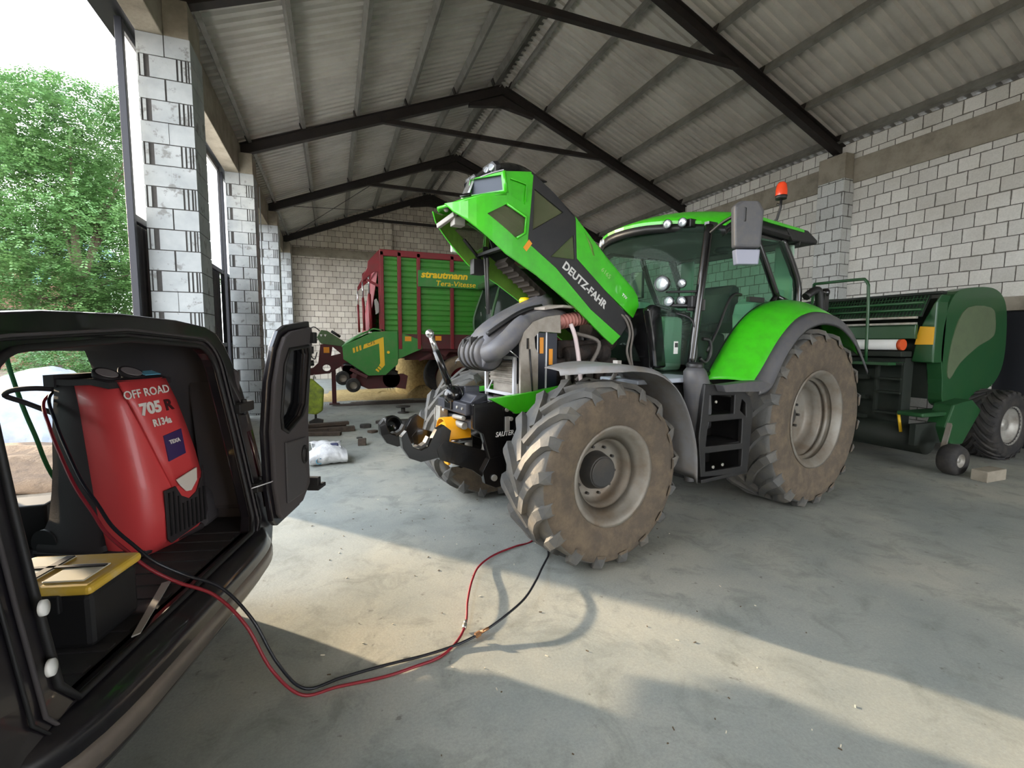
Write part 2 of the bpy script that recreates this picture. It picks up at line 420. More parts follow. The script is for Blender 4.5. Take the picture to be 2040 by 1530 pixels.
# corrugated sheets as real waves
def roof(sgn):
    prof = []; y = YN
    P = .20
    while y < YF + .0:
        for dy, h in ((0, 0), (.055, 0), (.080, .048), (.145, .048), (.17, 0)): prof.append((y + dy, h))
        y += P
    g = []
    for (yy, h) in prof:
        row = []
        for x in ((-.7, 6.155 - .7 * .41), (XM + .02, 6.155 + XM * .41)):
            X = WI - x[0] if sgn else x[0]
            row.append((X, yy, x[1] + h))
        g.append(row)
    return MB().sheet(g, .004, sm=False, off=(0, 0, 1)).build('ceiling', M['roofsheet'])
S(roof(0)); S(roof(1))
S(MB().bb((XM - .16, YN, 8.63), (XM + .16, YF, 8.645)).build('roof_ridge_plate', M['galv']))
# bracing rods in the last bay
mb = MB()
for a, b in (((.3, 9.8, 6.02), (3.65, 14.4, 7.36)), ((3.65, 9.8, 7.36), (.3, 14.4, 6.02)), ((XM + .3, 9.8, 8.15), (9.0, 14.4, 7.1))):
    mb.tube([a, b], .011, 5)
S(mb.build('roof_brace', M['steel_black']))
# gutter and eave outside the left wall
S(MB().tube([(-.82, YN, 5.86), (-.82, YF, 5.86)], .07, 10).build('roof_gutter', M['frame']))
S(MB().bb((-.62, YN, 5.62), (-.55, YF, 5.80)).bb((-.55, YN, 5.30), (-.25, YF, 5.42)).build('trim_7', M['frame']))
# gate leaves : black frame, dark ribbed cladding below, white translucent glazing above
mt = bpy.data.materials.new('glazing'); mt.use_nodes = True; nt = mt.node_tree; nt.nodes.clear()
o_ = nt.nodes.new('ShaderNodeOutputMaterial'); t_ = nt.nodes.new('ShaderNodeBsdfTranslucent'); t_.inputs[0].default_value = (.9, .93, .95, 1)
tr_ = nt.nodes.new('ShaderNodeBsdfTransparent'); x_ = nt.nodes.new('ShaderNodeMixShader'); x_.inputs[0].default_value = .55
nt.links.new(t_.outputs[0], x_.inputs[2]); nt.links.new(tr_.outputs[0], x_.inputs[1]); nt.links.new(x_.outputs[0], o_.inputs[0]); M['glazing'] = mt
def leaf(n, y0, y1):
    x = -.335
    fr = MB(); ys = [y0, (y0 + y1) / 2, y1]
    for yy in ys: fr.bb((x - .035, yy - .035, .03), (x + .035, yy + .035, 5.28))
    for z in (.08, 1.6, 3.12, 5.22): fr.bb((x - .03, y0, z - .04), (x + .03, y1, z + .04))
    o = S(fr.build('door_%d' % n, M['frame'], bevel=.004))
    cl = []; yy = y0 + .035
    while yy < y1 - .06:
        cl += [(yy, 0), (yy + .05, 0), (yy + .065, .02), (yy + .115, .02), (yy + .13, 0)]; yy += .13
    g = [[(x - .045 - h, a, .06), (x - .045 - h, a, 3.1)] for a, h in cl if a < y1]
    S(MB().sheet(g, .003, sm=False, off=(-1, 0, 0)).build('cladding', M['clad'], o))
    S(MB().bb((x - .012, y0, 3.14), (x - .004, y1, 5.2)).build('glazing', M['glazing'], o))
leaf(2, -.50, 4.3); leaf(3, 4.62, 6.9); leaf(4, -9.4, -6.3)  # last leaf is unseen, added to cut the light behind the camera
# thin white pipe down the pillar edge
S(MB().tube([(.33, 5.1, .1), (.33, 5.1, 5.2)], .012, 6).build('trim_8', mat('pipe', (200, 205, 210), .4)))
# ================================================================ wheels
M['rubber'] = mat('rubber', (84, 84, 83), .7, dirt=(120, 112, 98), damt=.5, dscale=5, bmp=.2, bscale=40)
M['rubber_mud'] = mat('rubber_mud', (84, 75, 65), .9, dirt=(112, 98, 80), damt=.8, dscale=9, bmp=.4, bscale=30)
M['rubber_dark'] = mat('rubber_dark', (40, 39, 40), .8, dirt=(80, 74, 66), damt=.5)
M['rim_grey'] = mat('rim_grey', (128, 124, 116), .5, .25, dirt=(104, 88, 70), damt=.8, dscale=4)
M['rim_silver'] = mat('rim_silver', (170, 168, 162), .45, .3, dirt=(110, 100, 88), damt=.6)
M['hub_dark'] = mat('hub_dark', (44, 44, 44), .6, dirt=(74, 66, 56), damt=.5)
M['bolt'] = mat('bolt', (190, 188, 180), .35, .8)
def lug(mb, R, W, side, th0, K, w0, w1, h, mi=0, ys=(.0, .12, .24, .36, .46, .515)):
    st = []
    for i, yy in enumerate(ys):
        s = yy / .515
        th = th0 - K * (1 - (1 - s) ** 1.7) + (K * .12 if i == 0 else 0)
        y = side * (yy * W - (.02 * W if i == 0 else 0)); wd = w0 + (w1 - w0) * s
        top = R if yy < .4 else R - (.02 if yy < .5 else .10)
        base = R - h - (.0 if yy < .4 else (.02 if yy < .5 else .08))
        dth = K * 1.7 * max(.02, (1 - s)) ** .7 / .515 / W   # slope dth/dy
        ang = atan2(dth * R, 1.0); hw = wd / 2
        # half-width vector across the lug, in (y, arc) space
        ny, na = sin(ang), cos(ang)
        row = []
        for (r, k) in ((base, 1.45), (top, 1.0)):
            for sg in (-1, 1):
                yy2 = y + side * sg * hw * k * ny; a2 = th + sg * hw * k * na / R
                if yy >= .5: yy2 = y
                row.append((R0(r, a2), yy2))
        st.append(row)
    vs = []
    for row in st:
        for (xz, y) in (row[0], row[1], row[3], row[2]): vs.append((xz[0], y, xz[1]))
    n = len(st); fs = []; f2 = []
    for i in range(n - 1):
        a, b = i * 4, i * 4 + 4
        fs.extend([(a + k, a + (k + 1) % 4, b + (k + 1) % 4, b + k) for k in range(4)])
    fs += [(0, 1, 2, 3)]; f2 += [(4 * n - 4, 4 * n - 3, 4 * n - 2, 4 * n - 1)]
    base = len(mb.v); mb.add(vs, fs, mi)
    for f in f2: mb.f.append([base + i for i in f]); mb.m.append(1); mb.sm.append(False)
def R0(r, a): return (r * sin(a), r * cos(a))
def tyre_mb(R, W, rr, n, h, K, w0=.05, w1=.075, mud=True):
    mb = MB(); c = R - h
    prof = [(-.40, rr - .01), (-.45, rr + .02), (-.49, rr + .3 * (c - rr)), (-.505, rr + .58 * (c - rr)), (-.49, rr + .82 * (c - rr)), (-.46, c - .025), (-.40, c - .006), (-.2, c), (0, c)]
    prof = prof + [(-a, r) for a, r in reversed(prof[:-1])]
    prof = [(a * W, r) for a, r in prof]
    mis = [1 if (abs(prof[i][0]) > .475 * W or abs(prof[i + 1][0]) > .475 * W) else 0 for i in range(len(prof) - 1)]
    mb.lathe(prof, (0, 0, 0), (0, 1, 0), 64, mis=mis)
    for i in range(n):
        lug(mb, R, W, 1, 2 * pi * i / n, K, w0, w1, h); lug(mb, R, W, -1, 2 * pi * (i + .5) / n, K, w0, w1, h)
    return mb
def front_rim(side, W, rr):
    mb = MB(); s = side
    pr = [(.30 * W, rr - .05), (.40 * W, rr - .02), (.43 * W, rr + .01), (.45 * W, rr + .03), (.465 * W, rr + .028), (.46 * W, rr + .005), (.41 * W, rr - .03), (.33 * W, rr - .045), (.28 * W, rr - .09), (.275 * W, rr - .075), (.255 * W, rr - .075), (.25 * W, rr - .10), (.12 * W, rr - .11), (.06 * W, rr - .125), (.04 * W, rr - .15), (.04 * W, .0)]
    mb.lathe([(a * s, r) for a, r in pr], (0, 0, 0), (0, 1, 0), 48)
    mb.lathe([(s * .24 * W, rr - .095), (s * .0, rr - .06), (-s * .4 * W, rr - .02), (-s * .45 * W, rr + .03)], (0, 0, 0), (0, 1, 0), 48)
    return mb
def wheel(parent, name, x, y, R, W, rr, n, h, K, side, hub=None, rimmat='rim_grey', rear=False, tmats=('rubber', 'rubber_mud'), w0=.05, w1=.075):
    e = sub(name, parent, (x, y, R))
    if (R, W) not in TYC: TYC[(R, W)] = tyre_mb(R, W, rr, n, h, K, w0, w1).mesh('tyre', [M[t] for t in tmats])
    t = bpy.data.objects.new('tyre', TYC[(R, W)]); COL.objects.link(t); t.parent = e
    if rear:
        mb = MB(); s = side
        pr = [(.38, rr - .02), (.44, rr + .01), (.455, rr + .035), (.475, rr + .033), (.47, rr + .005), (.40, rr - .02), (.37, rr - .05), (.355, rr - .052), (.35, rr - .035), (.30, rr - .037), (.295, rr - .075), (.25, rr - .078), (.245, rr - .06), (.225, rr - .06), (.22, rr - .095), (.10, rr - .105), (.02, rr - .13), (.0, rr - .16), (-.01, .12), (-.01, 0)]
        mb.lathe([(a * W * s, r) for a, r in pr], (0, 0, 0), (0, 1, 0), 56)
        mb.lathe([(.055 * W * s, rr - .10), (-.4 * W * s, rr - .02), (-.46 * W * s, rr + .03)], (0, 0, 0), (0, 1, 0), 56)
        mb.build('rim', M[rimmat], e)
        mb = MB().cyl((0, -.01 * W * s, 0), (0, (.05 * W) * s, 0), .115, .10, 24)
        mb.build('hub', M['hub_dark'], e, bevel=.006)
        bo = MB()
        for i in range(8):
            a = 2 * pi * i / 8; p = V((.16 * sin(a), 0, .16 * cos(a)))
            bo.cyl(p + V((0, -.01 * s, 0)), p + V((0, .035 * s, 0)), .014, n=6)
        bo.pieces('bolt', M['hub_dark'], e)
    else:
        front_rim(side, W, rr).build('rim', M[rimmat], e)
        s = side
        if hub:
            MB().cyl((0, .02 * W * s, 0), (0, .22 * W * s, 0), .155, .125, 32).cyl((0, .22 * W * s, 0), (0, (.22 * W + .012) * s, 0), .118, .112, 32).build('hub', M['hub_dark'], e, bevel=.01)
            bo = MB()
            for i in range(10):
                a = 2 * pi * (i + .3) / 10; p = V((.19 * sin(a), 0, .19 * cos(a)))
                bo.cyl(p + V((0, .02 * s, 0)), p + V((0, .05 * s, 0)), .011, n=6)
            bo.pieces('bolt', M['hub_dark'], e)
            bo = MB()
            for i in range(5):
                a = 2 * pi * (i + .1) / 5; p = V((.255 * sin(a), 0, .255 * cos(a)))
                bo.cyl(p + V((0, .015 * s, 0)), p + V((0, .032 * s, 0)), .010, n=8)
            bo.pieces('rim_bolt', M['bolt'], e)
    return e
TYC = {}

# ================================================================ the green tractor
M['green'] = mat('green_paint', (62, 190, 24), .35, 0, coat=.5, dirt=(60, 140, 34), damt=.4, dscale=9)
M['green_in'] = mat('green_inside', (96, 140, 48), .6, dirt=(70, 96, 40), damt=.6, dscale=5)
M['black_pl'] = mat('black_plastic', (26, 26, 28), .45, dirt=(50, 46, 42), damt=.35)
M['grey_pl'] = mat('grey_plastic', (78, 78, 82), .5, dirt=(100, 96, 88), damt=.4, dscale=12)
M['cover_pl'] = mat('engine_cover_plastic', (92, 92, 98), .5, dirt=(120, 114, 104), damt=.5, dscale=8)
M['black_gl'] = mat('black_gloss', (14, 14, 16), .22, coat=.4, dirt=(36, 34, 34), damt=.3)
M['grille'] = mat('grille_mesh', (88, 96, 66), .8, dirt=(116, 116, 90), damt=.6, dscale=7, alpha=.55)
M['alu'] = mat('alu', (214, 214, 220), .35, .3)
M['alu_d'] = mat('dull_alu', (160, 153, 144), .55, .3, dirt=(112, 102, 92), damt=.6)
M['navy'] = mat('navy_panel', (26, 30, 46), .4)
M['engine'] = mat('engine_iron', (30, 26, 24), .8, dirt=(66, 50, 42), damt=.7, dscale=10, bmp=.5, bscale=20)
M['lens'] = mat('lens', (215, 222, 230), .12, .55, coat=1)
M['orange'] = mat('sticker_orange', (232, 150, 30), .5)
M['white'] = mat('white_paint', (228, 228, 226), .5)
M['amber'] = mat('beacon_amber', (226, 70, 34), .2, coat=.6)
M['yellow'] = mat('guard_yellow', (240, 168, 20), .45)
M['mint'] = mat('seat_mint', (168, 196, 176), .7)
M['trimmint'] = mat('cab_trim', (150, 176, 158), .7)
M['seatblack'] = mat('seat_black', (38, 40, 42), .8)
M['glass'] = glassmat('cab_glass', (222, 242, 232), .93, .0)
M['pink'] = mat('pink_hose', (190, 130, 122), .6)
M['hose_grey'] = mat('hose_grey', (150, 146, 140), .55)
M['chrome'] = mat('chrome', (210, 210, 212), .2, .9)

T = thing('tractor', 'large bright green tractor with its bonnet raised and orange beacon on the cab', 'tractor', (6.223, -2.764, 0), radians(189.85))
for s in (1, -1):
    wheel(T, 'front_wheel', 2.74, .93 * s, .71, .54, .355, 17, .042, .42, s, hub=True)
    wheel(T, 'rear_wheel', .0, .94 * s, .925, .64, .475, 19, .045, .40, s, rear=True, w0=.055, w1=.085)
# --- running gear
MB().bb((.4, -.3, .62), (2.75, .3, 1.05)).bb((1.4, -.42, .95), (2.0, .42, 1.35)).bb((-.45, -.35, .6), (.6, .35, 1.4)).build('transmission', M['engine'], T, bevel=.03)
MB().beam((2.74, -.72, .71), (2.74, .72, .71), .18, .2).cyl((2.74, -.75, .71), (2.74, .75, .71), .12).build('front_axle', M['engine'], T, bevel=.02)
MB().cyl((0, -.7, .925), (0, .7, .925), .17).build('rear_axle', M['engine'], T)
# --- engine
mb = MB().bb((1.85, -.24, .95), (2.62, .24, 1.55)).bb((1.9, -.2, 1.55), (2.55, .2, 1.72))
mb.cyl((2.1, .24, 1.62), (2.5, .24, 1.58), .075).cyl((1.9, .16, 1.8), (2.2, .16, 1.84), .1).cyl((2.3, .26, 1.25), (2.3, .36, 1.25), .13).cyl((2.0, .26, 1.35), (2.0, .36, 1.35), .1)
mb.ball((2.05, .22, 1.60), .10).ball((1.93, .16, 1.72), .11)
for i in range(5): mb.bb((1.95 + .13 * i, .24, 1.28), (2.04 + .13 * i, .31, 1.44))
mb.build('engine', M['engine'], T, bevel=.015)
mb = MB()
for i, (dx, r) in enumerate(((0, .012), (.06, .012))):
    mb.tube(smooth([(2.03 - dx, .30, 2.0 - dx * .3), (1.90 - dx * .8, .36, 1.95), (1.83 - dx * .6, .38, 1.80), (1.86 - dx * .8, .38, 1.62), (1.80 - dx * .3, .38, 1.47)]), r, 8)
mb.tube(smooth([(2.42, .3, 1.78), (2.2, .36, 1.7), (2.3, .36, 1.5), (2.42, .3, 1.35)]), .018, 8)
mb.pieces('coolant_hose', mat('hose_dull', (104, 98, 92), .6), T)
MB().tube(smooth([(2.52, .34, 1.86), (2.5, .38, 1.75), (2.47, .4, 1.55), (2.45, .42, 1.3)]), .02, 10).build('white_hose', mat('pale_hose', (200, 184, 184), .5), T)
mb = MB()
for i in range(9):
    f = i / 8; mb.lathe([(-.014, .05), (-.006, .068), (.006, .068), (.014, .05)], (2.53 - .30 * f, .2, 1.885 + .055 * f), (-.98, 0, .18), 20)
mb.cyl((2.56, .2, 1.88), (2.2, .2, 1.945), .05)
mb.build('corrugated_duct', M['pink'], T)
# --- radiator pack
mb = MB()
for y in (-.3, .22): mb.bb((3.02, y - .015, 1.17), (3.05, y + .015, 1.57))
for z in (1.18, 1.235, 1.56): mb.bb((3.02, -.3, z - .014), (3.05, .22, z + .014))
for y, x in ((.27, 3.0), (.27, 2.9)): mb.bb((x - .012, y - .012, 1.19), (x + .012, y + .012, 1.57))
mb.beam((3.035, -.26, 1.25), (3.035, -.18, 1.34), .012, .012)
mb.build('radiator_frame', M['alu'], T, bevel=.003)
mb = MB().bb((2.98, -.27, 1.33), (3.01, .18, 1.53))
for i in range(5): mb.cyl((3.015, -.27, 1.35 + i * .04), (3.015, .18, 1.35 + i * .04), .009, n=8)
mb.bb((2.96, -.27, 1.21), (2.975, .18, 1.33)); mb.build('oil_cooler', M['alu_d'], T)
MB().bb((2.72, -.3, 1.2), (2.95, .26, 1.78)).build('radiator', M['navy'], T, bevel=.01)
mb = MB().prism([(3.05, 1.21), (3.05, 1.68), (3.02, 1.78), (2.92, 1.87), (2.78, 1.92), (2.64, 1.94), (2.63, 1.78), (2.86, 1.79), (2.91, 1.74), (2.90, 1.65), (2.87, 1.60), (2.87, 1.21)], (0, .33, 0), (1, 0, 0), (0, 0, 1), -.015, .015, holes=[[(2.99, 1.64), (2.99, 1.73), (2.965, 1.73), (2.96, 1.64)]])
mb.build('radiator_side_plate', M['alu_d'], T, bevel=.003)
MB().tube([(2.965, .352, 1.64), (2.93, .355, 1.23)], .008, 6).build('prop_rod', M['black_pl'], T)
mb = MB().bb((2.64, .28, 1.22), (2.86, .30, 1.78)); o = mb.build('side_screen', M['navy'], T)
MB().bb((2.755, .30, 1.22), (2.768, .31, 1.90)).bb((2.85, .30, 1.22), (2.86, .308, 1.78)).pieces('screen_edge', M['alu'], T)
MB().bb((2.79, .302, 1.60), (2.83, .306, 1.74)).bb((2.69, .302, 1.50), (2.73, .306, 1.64)).pieces('warning_sticker', M['orange'], T)
# --- air intake cover and tube
def cap(x, y): return 1.55 + .0 * y
g = []
for i in range(11):
    f = i / 10; x = 3.30 - .75 * f; zc = 1.60 + .46 * (f ** .62); hw = .20 + .04 * sin(pi * f)
    row = []
    for j in range(11):
        t = -1 + j / 5; row.append((x, -.07 + hw * t, zc + .09 * (1 - t * t) ** .5 + (.018 if j in (3, 5, 7) else 0) - (.1 if abs(t) == 1 else 0)))
    g.append(row)
MB().sheet(g, .02).build('engine_cover', M['cover_pl'], T)
mb = MB().lathe([(-.22, .0), (-.22, .13), (-.18, .15), (.1, .15), (.14, .13), (.14, 0)], (3.20, -.05, 1.60), (0, 1, 0), 28)
mb.build('air_filter', M['cover_pl'], T)
mb = MB()
for y in (-.22, -.12, -.02, .06): mb.lathe([(-.012, .15), (-.008, .162), (.008, .162), (.012, .15)], (3.20, y - .02, 1.60), (0, 1, 0), 28)
mb.bb((3.3, -.2, 1.60), (3.34, -.16, 1.72)).bb((3.29, -.06, 1.6), (3.34, -.02, 1.74))
mb.pieces('filter_clamp', M['hub_dark'], T)
pts = smooth([(3.24, .12, 1.60), (3.22, .22, 1.63), (3.12, .26, 1.72), (2.98, .25, 1.84), (2.82, .22, 1.90), (2.62, .18, 1.93), (2.45, .1, 1.93)])
MB().tube(pts, [.085] * 20 + [.07] * (len(pts) - 20), 16).build('intake_tube', M['cover_pl'], T)
MB().tube(smooth([(3.24, .10, 1.76), (3.1, .13, 1.86), (2.9, .13, 1.97), (2.68, .10, 2.03)], 4), .022, 8).build('cover_gap_shade', M['black_pl'], T)  # black tube added as the dark shade in the gap beside the intake
MB().tube([(3.18, .3, 1.66), (3.02, .3, 1.55)], .007, 6).ball((3.18, .3, 1.66), .018).build('cover_stay', M['chrome'], T)
MB().sheet([[(2.78, -.24, 2.03), (2.78, .3, 2.0)], [(2.6, -.24, 2.07), (2.6, .33, 2.03)], [(2.3, -.24, 2.05), (2.3, .3, 2.02)]], .02).build('heat_shield', M['alu_d'], T)
MB().lathe([(0, 0), (0, .05), (.03, .055), (.05, .04), (.055, 0)], (2.72, -.12, 2.07), (0, 0, 1), 16).build('oil_cap', mat('cap_yellow', (250, 214, 20), .4), T)
# --- front hitch
mb = MB().prism([(3.50, 1.20), (2.62, 1.25), (2.58, 1.0), (2.95, .9), (3.02, .55), (3.20, .52), (3.32, .62), (3.42, .95), (3.50, 1.0)], (0, .33, 0), (1, 0, 0), (0, 0, 1), -.03, .03)
mb.prism([(3.50, 1.20), (2.62, 1.25), (2.58, 1.0), (2.95, .9), (3.02, .55), (3.20, .52), (3.32, .62), (3.42, .95), (3.50, 1.0)], (0, -.33, 0), (1, 0, 0), (0, 0, 1), -.03, .03)
mb.bb((2.6, -.32, .85), (3.3, .32, 1.2)); mb.build('hitch_frame', M['black_gl'], T, bevel=.01)
mb = MB().bb((3.34, -.30, 1.10), (3.54, .30, 1.2)).prism([(3.34, 1.2), (3.50, 1.2), (3.44, 1.27), (3.34, 1.27)], (0, .30, 0), (1, 0, 0), (0, 0, 1), 0, .22).bb((3.3, -.3, .98), (3.48, .34, 1.06))
mb.bb((3.3, -.16, 1.2), (3.44, -.11, 1.30)).bb((3.3, .04, 1.2), (3.44, .08, 1.32)); mb.build('hitch_head', mat('hitch_grey', (66, 68, 76), .4, .4, dirt=(60, 58, 60), damt=.5), T, bevel=.012)
mb = MB()
for y in (.14, .24):
    mb.cyl((3.505, y, 1.155), (3.55, y, 1.155), .012)
for c in ((3.16, .37, 1.06), (3.2, .37, 1.14), (3.13, .37, 1.12)): mb.cyl(c, (c[0], c[1] + .015, c[2]), .018)
mb.prism([(3.17, .96), (3.21, .96), (3.21, 1.08), (3.17, 1.08)], (0, .36, 0), (1, 0, 0), (0, 0, 1), -.015, 0)
mb.cyl((3.10, .36, .60), (3.10, .39, .60), .042).pieces('hitch_pin', M['rim_silver'], T, bevel=.002)
def arm(s):
    y = .30 * s; P = lambda p: p
    mb = MB().prism([(3.12, .70), (3.36, .80), (3.74, .93), (3.80, .86), (3.78, .78), (3.50, .66), (3.36, .55), (3.16, .54), (3.05, .62)], (0, y, 0), (1, 0, 0), (0, 0, 1), -.035, .035)
    hook = [(3.76, .80), (3.83, .79), (3.93, .78), (4.02, .82), (4.07, .90), (4.08, .99), (4.04, 1.03), (4.02, .97), (3.99, .90), (3.93, .87), (3.87, .89), (3.84, .95), (3.80, 1.02), (3.74, 1.05), (3.68, 1.0), (3.70, .9)]
    mb.prism(hook, (0, y, 0), (1, 0, 0), (0, 0, 1), -.03, .03)
    mb.prism([(3.42, .64), (3.36, .74), (3.24, .76), (3.12, .70), (3.10, .58), (3.18, .50), (3.30, .49), (3.40, .54)], (0, y + .045 * s, 0), (1, 0, 0), (0, 0, 1), -.025, .025)
    a = mb.build('hitch_arm', M['black_gl'], T, bevel=.012)
    MB().cyl((3.32, y + .07 * s, .58), (3.32, y + .09 * s, .58), .026).cyl((3.22, y + .07 * s, .55), (3.22, y + .09 * s, .55), .03).pieces('arm_pin', M['rim_silver'], a, bevel=.002)
    MB().prism([(3.875, .905), (3.93, .885), (3.975, .90), (3.955, .91), (3.93, .905), (3.895, .925), (3.87, .97), (3.855, .96)], (0, y, 0), (1, 0, 0), (0, 0, 1), -.032, .032).build('hook_latch', M['hub_dark'], a)
arm(1); arm(-1)
MB().cyl((3.30, .15, .60), (3.28, .19, .96), .035).cyl((3.30, -.15, .60), (3.28, -.19, .96), .035).pieces('lift_cylinder', M['rim_silver'], T)
mb = MB()
g = []
for i in range(9):
    a = -pi * .05 + pi * 1.1 * i / 8; g.append([(x, -.02 + .13 * cos(a), .90 + .14 * sin(a)) for x in (3.62, 3.40)])
mb.sheet(g, .012, off=(0, 0, 1)); mb.prism([(.11, .78), (.11, .95), (.0, 1.02), (-.10, .98), (-.14, .9), (-.12, .76), (-.03, .70), (.02, .66), (.10, .66)], (3.6, 0, 0), (0, 1, 0), (0, 0, 1), -.01, .01)
mb.build('pto_guard', M['yellow'], T, bevel=.003)
MB().cyl((3.35, 0, .84), (3.66, 0, .84), .028).cyl((3.40, 0, .66), (3.55, 0, .66), .05).pieces('pto_shaft', M['chrome'], T)
mb = MB().tube([(3.50, .0, 1.22), (3.60, 0, 1.44)], .022, 10).tube([(3.56, 0, 1.34), (3.67, 0, 1.62)], .03, 10)
tl = mb.build('top_link', M['black_gl'], T)
MB().tube([(3.67, 0, 1.62), (3.715, 0, 1.74)], [.026, .02], 10).ball((3.725, 0, 1.765), .036).tube([(3.47, 0, 1.16), (3.51, 0, 1.25)], .026, 10).build('link_eye', M['chrome'], tl)
MB().ball((3.51, -.02, 1.24), .088, sc=(1, 1.05, .95)).bb((3.44, -.1, 1.12), (3.56, .04, 1.2)).cyl((3.5, -.12, 1.2), (3.5, -.05, 1.22), .03).build('link_pivot', M['black_gl'], T, bevel=.008)
MB().bb((3.48, -.30, .98), (3.56, -.2, 1.12)).cyl((3.52, -.34, 1.0), (3.52, -.16, 1.0), .028).cyl((3.52, -.34, 1.09), (3.52, -.16, 1.09), .022).tube([(3.56, -.31, 1.1), (3.57, -.32, .8)], .008, 6).cyl((3.5, .02, 1.0), (3.5, .2, 1.0), .03).cyl((3.52, .02, 1.06), (3.52, .22, 1.07), .02).pieces('hydraulic_coupling', M['rim_silver'], T, bevel=.004)
text('lettering', 'SAUTER', .058, M['white'], T, (3.30, .362, .915), (-1, 0, .04), (.04, 0, 1), sx=.85, shear=.25, bold=.001)
mb = MB().prism([(3.36, 1.235), (3.0, 1.27), (2.5, 1.33), (2.5, 1.16), (2.9, 1.12), (3.12, 1.10), (3.24, 1.17)], (0, .36, 0), (1, 0, 0), (0, 0, 1), -.03, .03).prism([(3.36, 1.235), (3.0, 1.27), (2.5, 1.33), (2.5, 1.16), (2.9, 1.12), (3.12, 1.10), (3.24, 1.17)], (0, -.36, 0), (1, 0, 0), (0, 0, 1), -.03, .03)
mb.bb((2.5, -.33, 1.16), (3.3, .33, 1.19)); mb.build('bonnet_sill', M['green'], T, bevel=.005)
# --- bonnet, raised
def Yh(x, z=0):
    if x <= 3.12: return .36
    t = (x - 3.12) / .56
    return .36 * sqrt(max(0, 1 - t * t)) * .97 + .011 if t < 1 else .011
def panel(name, poly, holes, mt_, s, parent, t=.02, inset=0, bend=True, outm=None):
    mb = MB().prism(poly, (0, 0, 0), (1, 0, 0), (0, 0, 1), 0, 1, holes=holes)
    me = mb.mesh(name, outm or mt_); bm = bmesh.new(); bm.from_mesh(me)
    for x in (3.15, 3.2, 3.26, 3.32, 3.38, 3.44, 3.5, 3.55, 3.6, 3.64):
        bmesh.ops.bisect_plane(bm, geom=bm.verts[:] + bm.edges[:] + bm.faces[:], plane_co=(x, 0, 0), plane_no=(1, 0, 0))
    bm.verts.index_update(); inner = set()
    for v in bm.verts:
        d = 1 if abs(v.co.y) > .5 else 0
        if d: inner.add(v.index)
        v.co.y = s * (max(.004, Yh(v.co.x) - inset - (t if d else 0)))
    if outm:
        for f in bm.faces:
            if all(v.index in inner for v in f.verts): f.material_index = 1
    bmesh.ops.recalc_face_normals(bm, faces=bm.faces); bm.to_mesh(me); bm.free()
    o = bpy.data.objects.new(name, me); COL.objects.link(o); o.parent = parent
    b = o.modifiers.new('b', 'BEVEL'); b.width = .004; b.segments = 2; b.limit_method = 'ANGLE'; b.angle_limit = radians(50)
    return o
HN = [(3.22, 3.05), (2.97, 3.09), (2.95, 3.07), (2.98, 2.73), (3.0, 2.52), (2.71, 2.34), (2.31, 2.0), (1.93, 1.76), (2.03, 1.68), (2.14, 1.75), (2.5, 2.02), (2.9, 2.26), (3.2, 2.41), (3.36, 2.54), (3.51, 2.66), (3.59, 2.72), (3.64, 2.79), (3.51, 2.80), (3.36, 2.86), (3.2, 2.89)]
W1 = [(3.36, 2.71), (3.2, 2.8), (3.02, 2.72), (3.03, 2.59), (3.11, 2.54)]
REC = [(3.17, 3.0), (3.02, 2.98), (3.03, 2.82), (3.16, 2.87)]
HB = [(2.95, 3.07), (2.74, 2.95), (2.52, 2.81), (2.5, 2.79), (2.48, 2.44), (2.15, 2.19), (1.79, 1.93), (1.93, 1.76), (2.31, 2.0), (2.71, 2.34), (3.0, 2.52), (2.98, 2.73)]
W2 = [(2.935, 2.96), (2.64, 2.815), (2.95, 2.63)]
W3 = [(2.52, 2.64), (2.50, 2.43), (2.76, 2.43)]
HG = [(2.5, 2.79), (2.15, 2.5), (1.93, 2.33), (1.78, 2.22), (1.72, 2.15), (1.70, 2.06), (1.77, 1.94), (2.15, 2.19), (2.48, 2.44)]
bon = sub('bonnet', T); M['nosemesh'] = mat('nose_mesh', (58, 64, 76), .5, .3)
for s in (1, -1):
    o = panel('bonnet_side', HN, [W1, REC], [M['green'], M['green_in']], s, bon, outm=[M['green'], M['green_in']])
    panel('bonnet_grille', W1, [], M['grille'], s, bon, t=.006, inset=.012)
    panel('bonnet_recess', REC, [], M['green'], s, bon, t=.006, inset=.01)
    panel('bonnet_black_panel', HB, [W2, W3], M['black_pl'], s, bon)
    panel('bonnet_grille', W2, [], M['grille'], s, bon, t=.006, inset=.012)
    panel('bonnet_grille', W3, [], M['grille'], s, bon, t=.006, inset=.012)
    o = panel('bonnet_side', HG, [], M['green'], s, bon, outm=[M['green'], M['green_in']])
    # raised rim round the nose grille, pale teardrop crease
    mb = MB(); y = lambda x: s * (Yh(x) + .006)
    mb.tube([(a, y(a), b) for a, b in W1[1:]], .012, 8)
    mb.tube([(3.17, y(3.17), 3.0), (3.02, y(3.02), 2.98), (3.03, y(3.03), 2.84)], .006, 6)
    mb.build('grille_rim', M['green'], bon)
    mb = MB().sheet([[(2.40, s * .364, 2.68), (2.39, s * .364, 2.66)], [(2.36, s * .366, 2.6), (2.31, s * .366, 2.57)], [(2.30, s * .364, 2.49), (2.28, s * .364, 2.48)]], .004, off=(0, -s, 0))
    mb.build('bonnet_vent', mat('vent_green', (110, 160, 70), .5), bon)
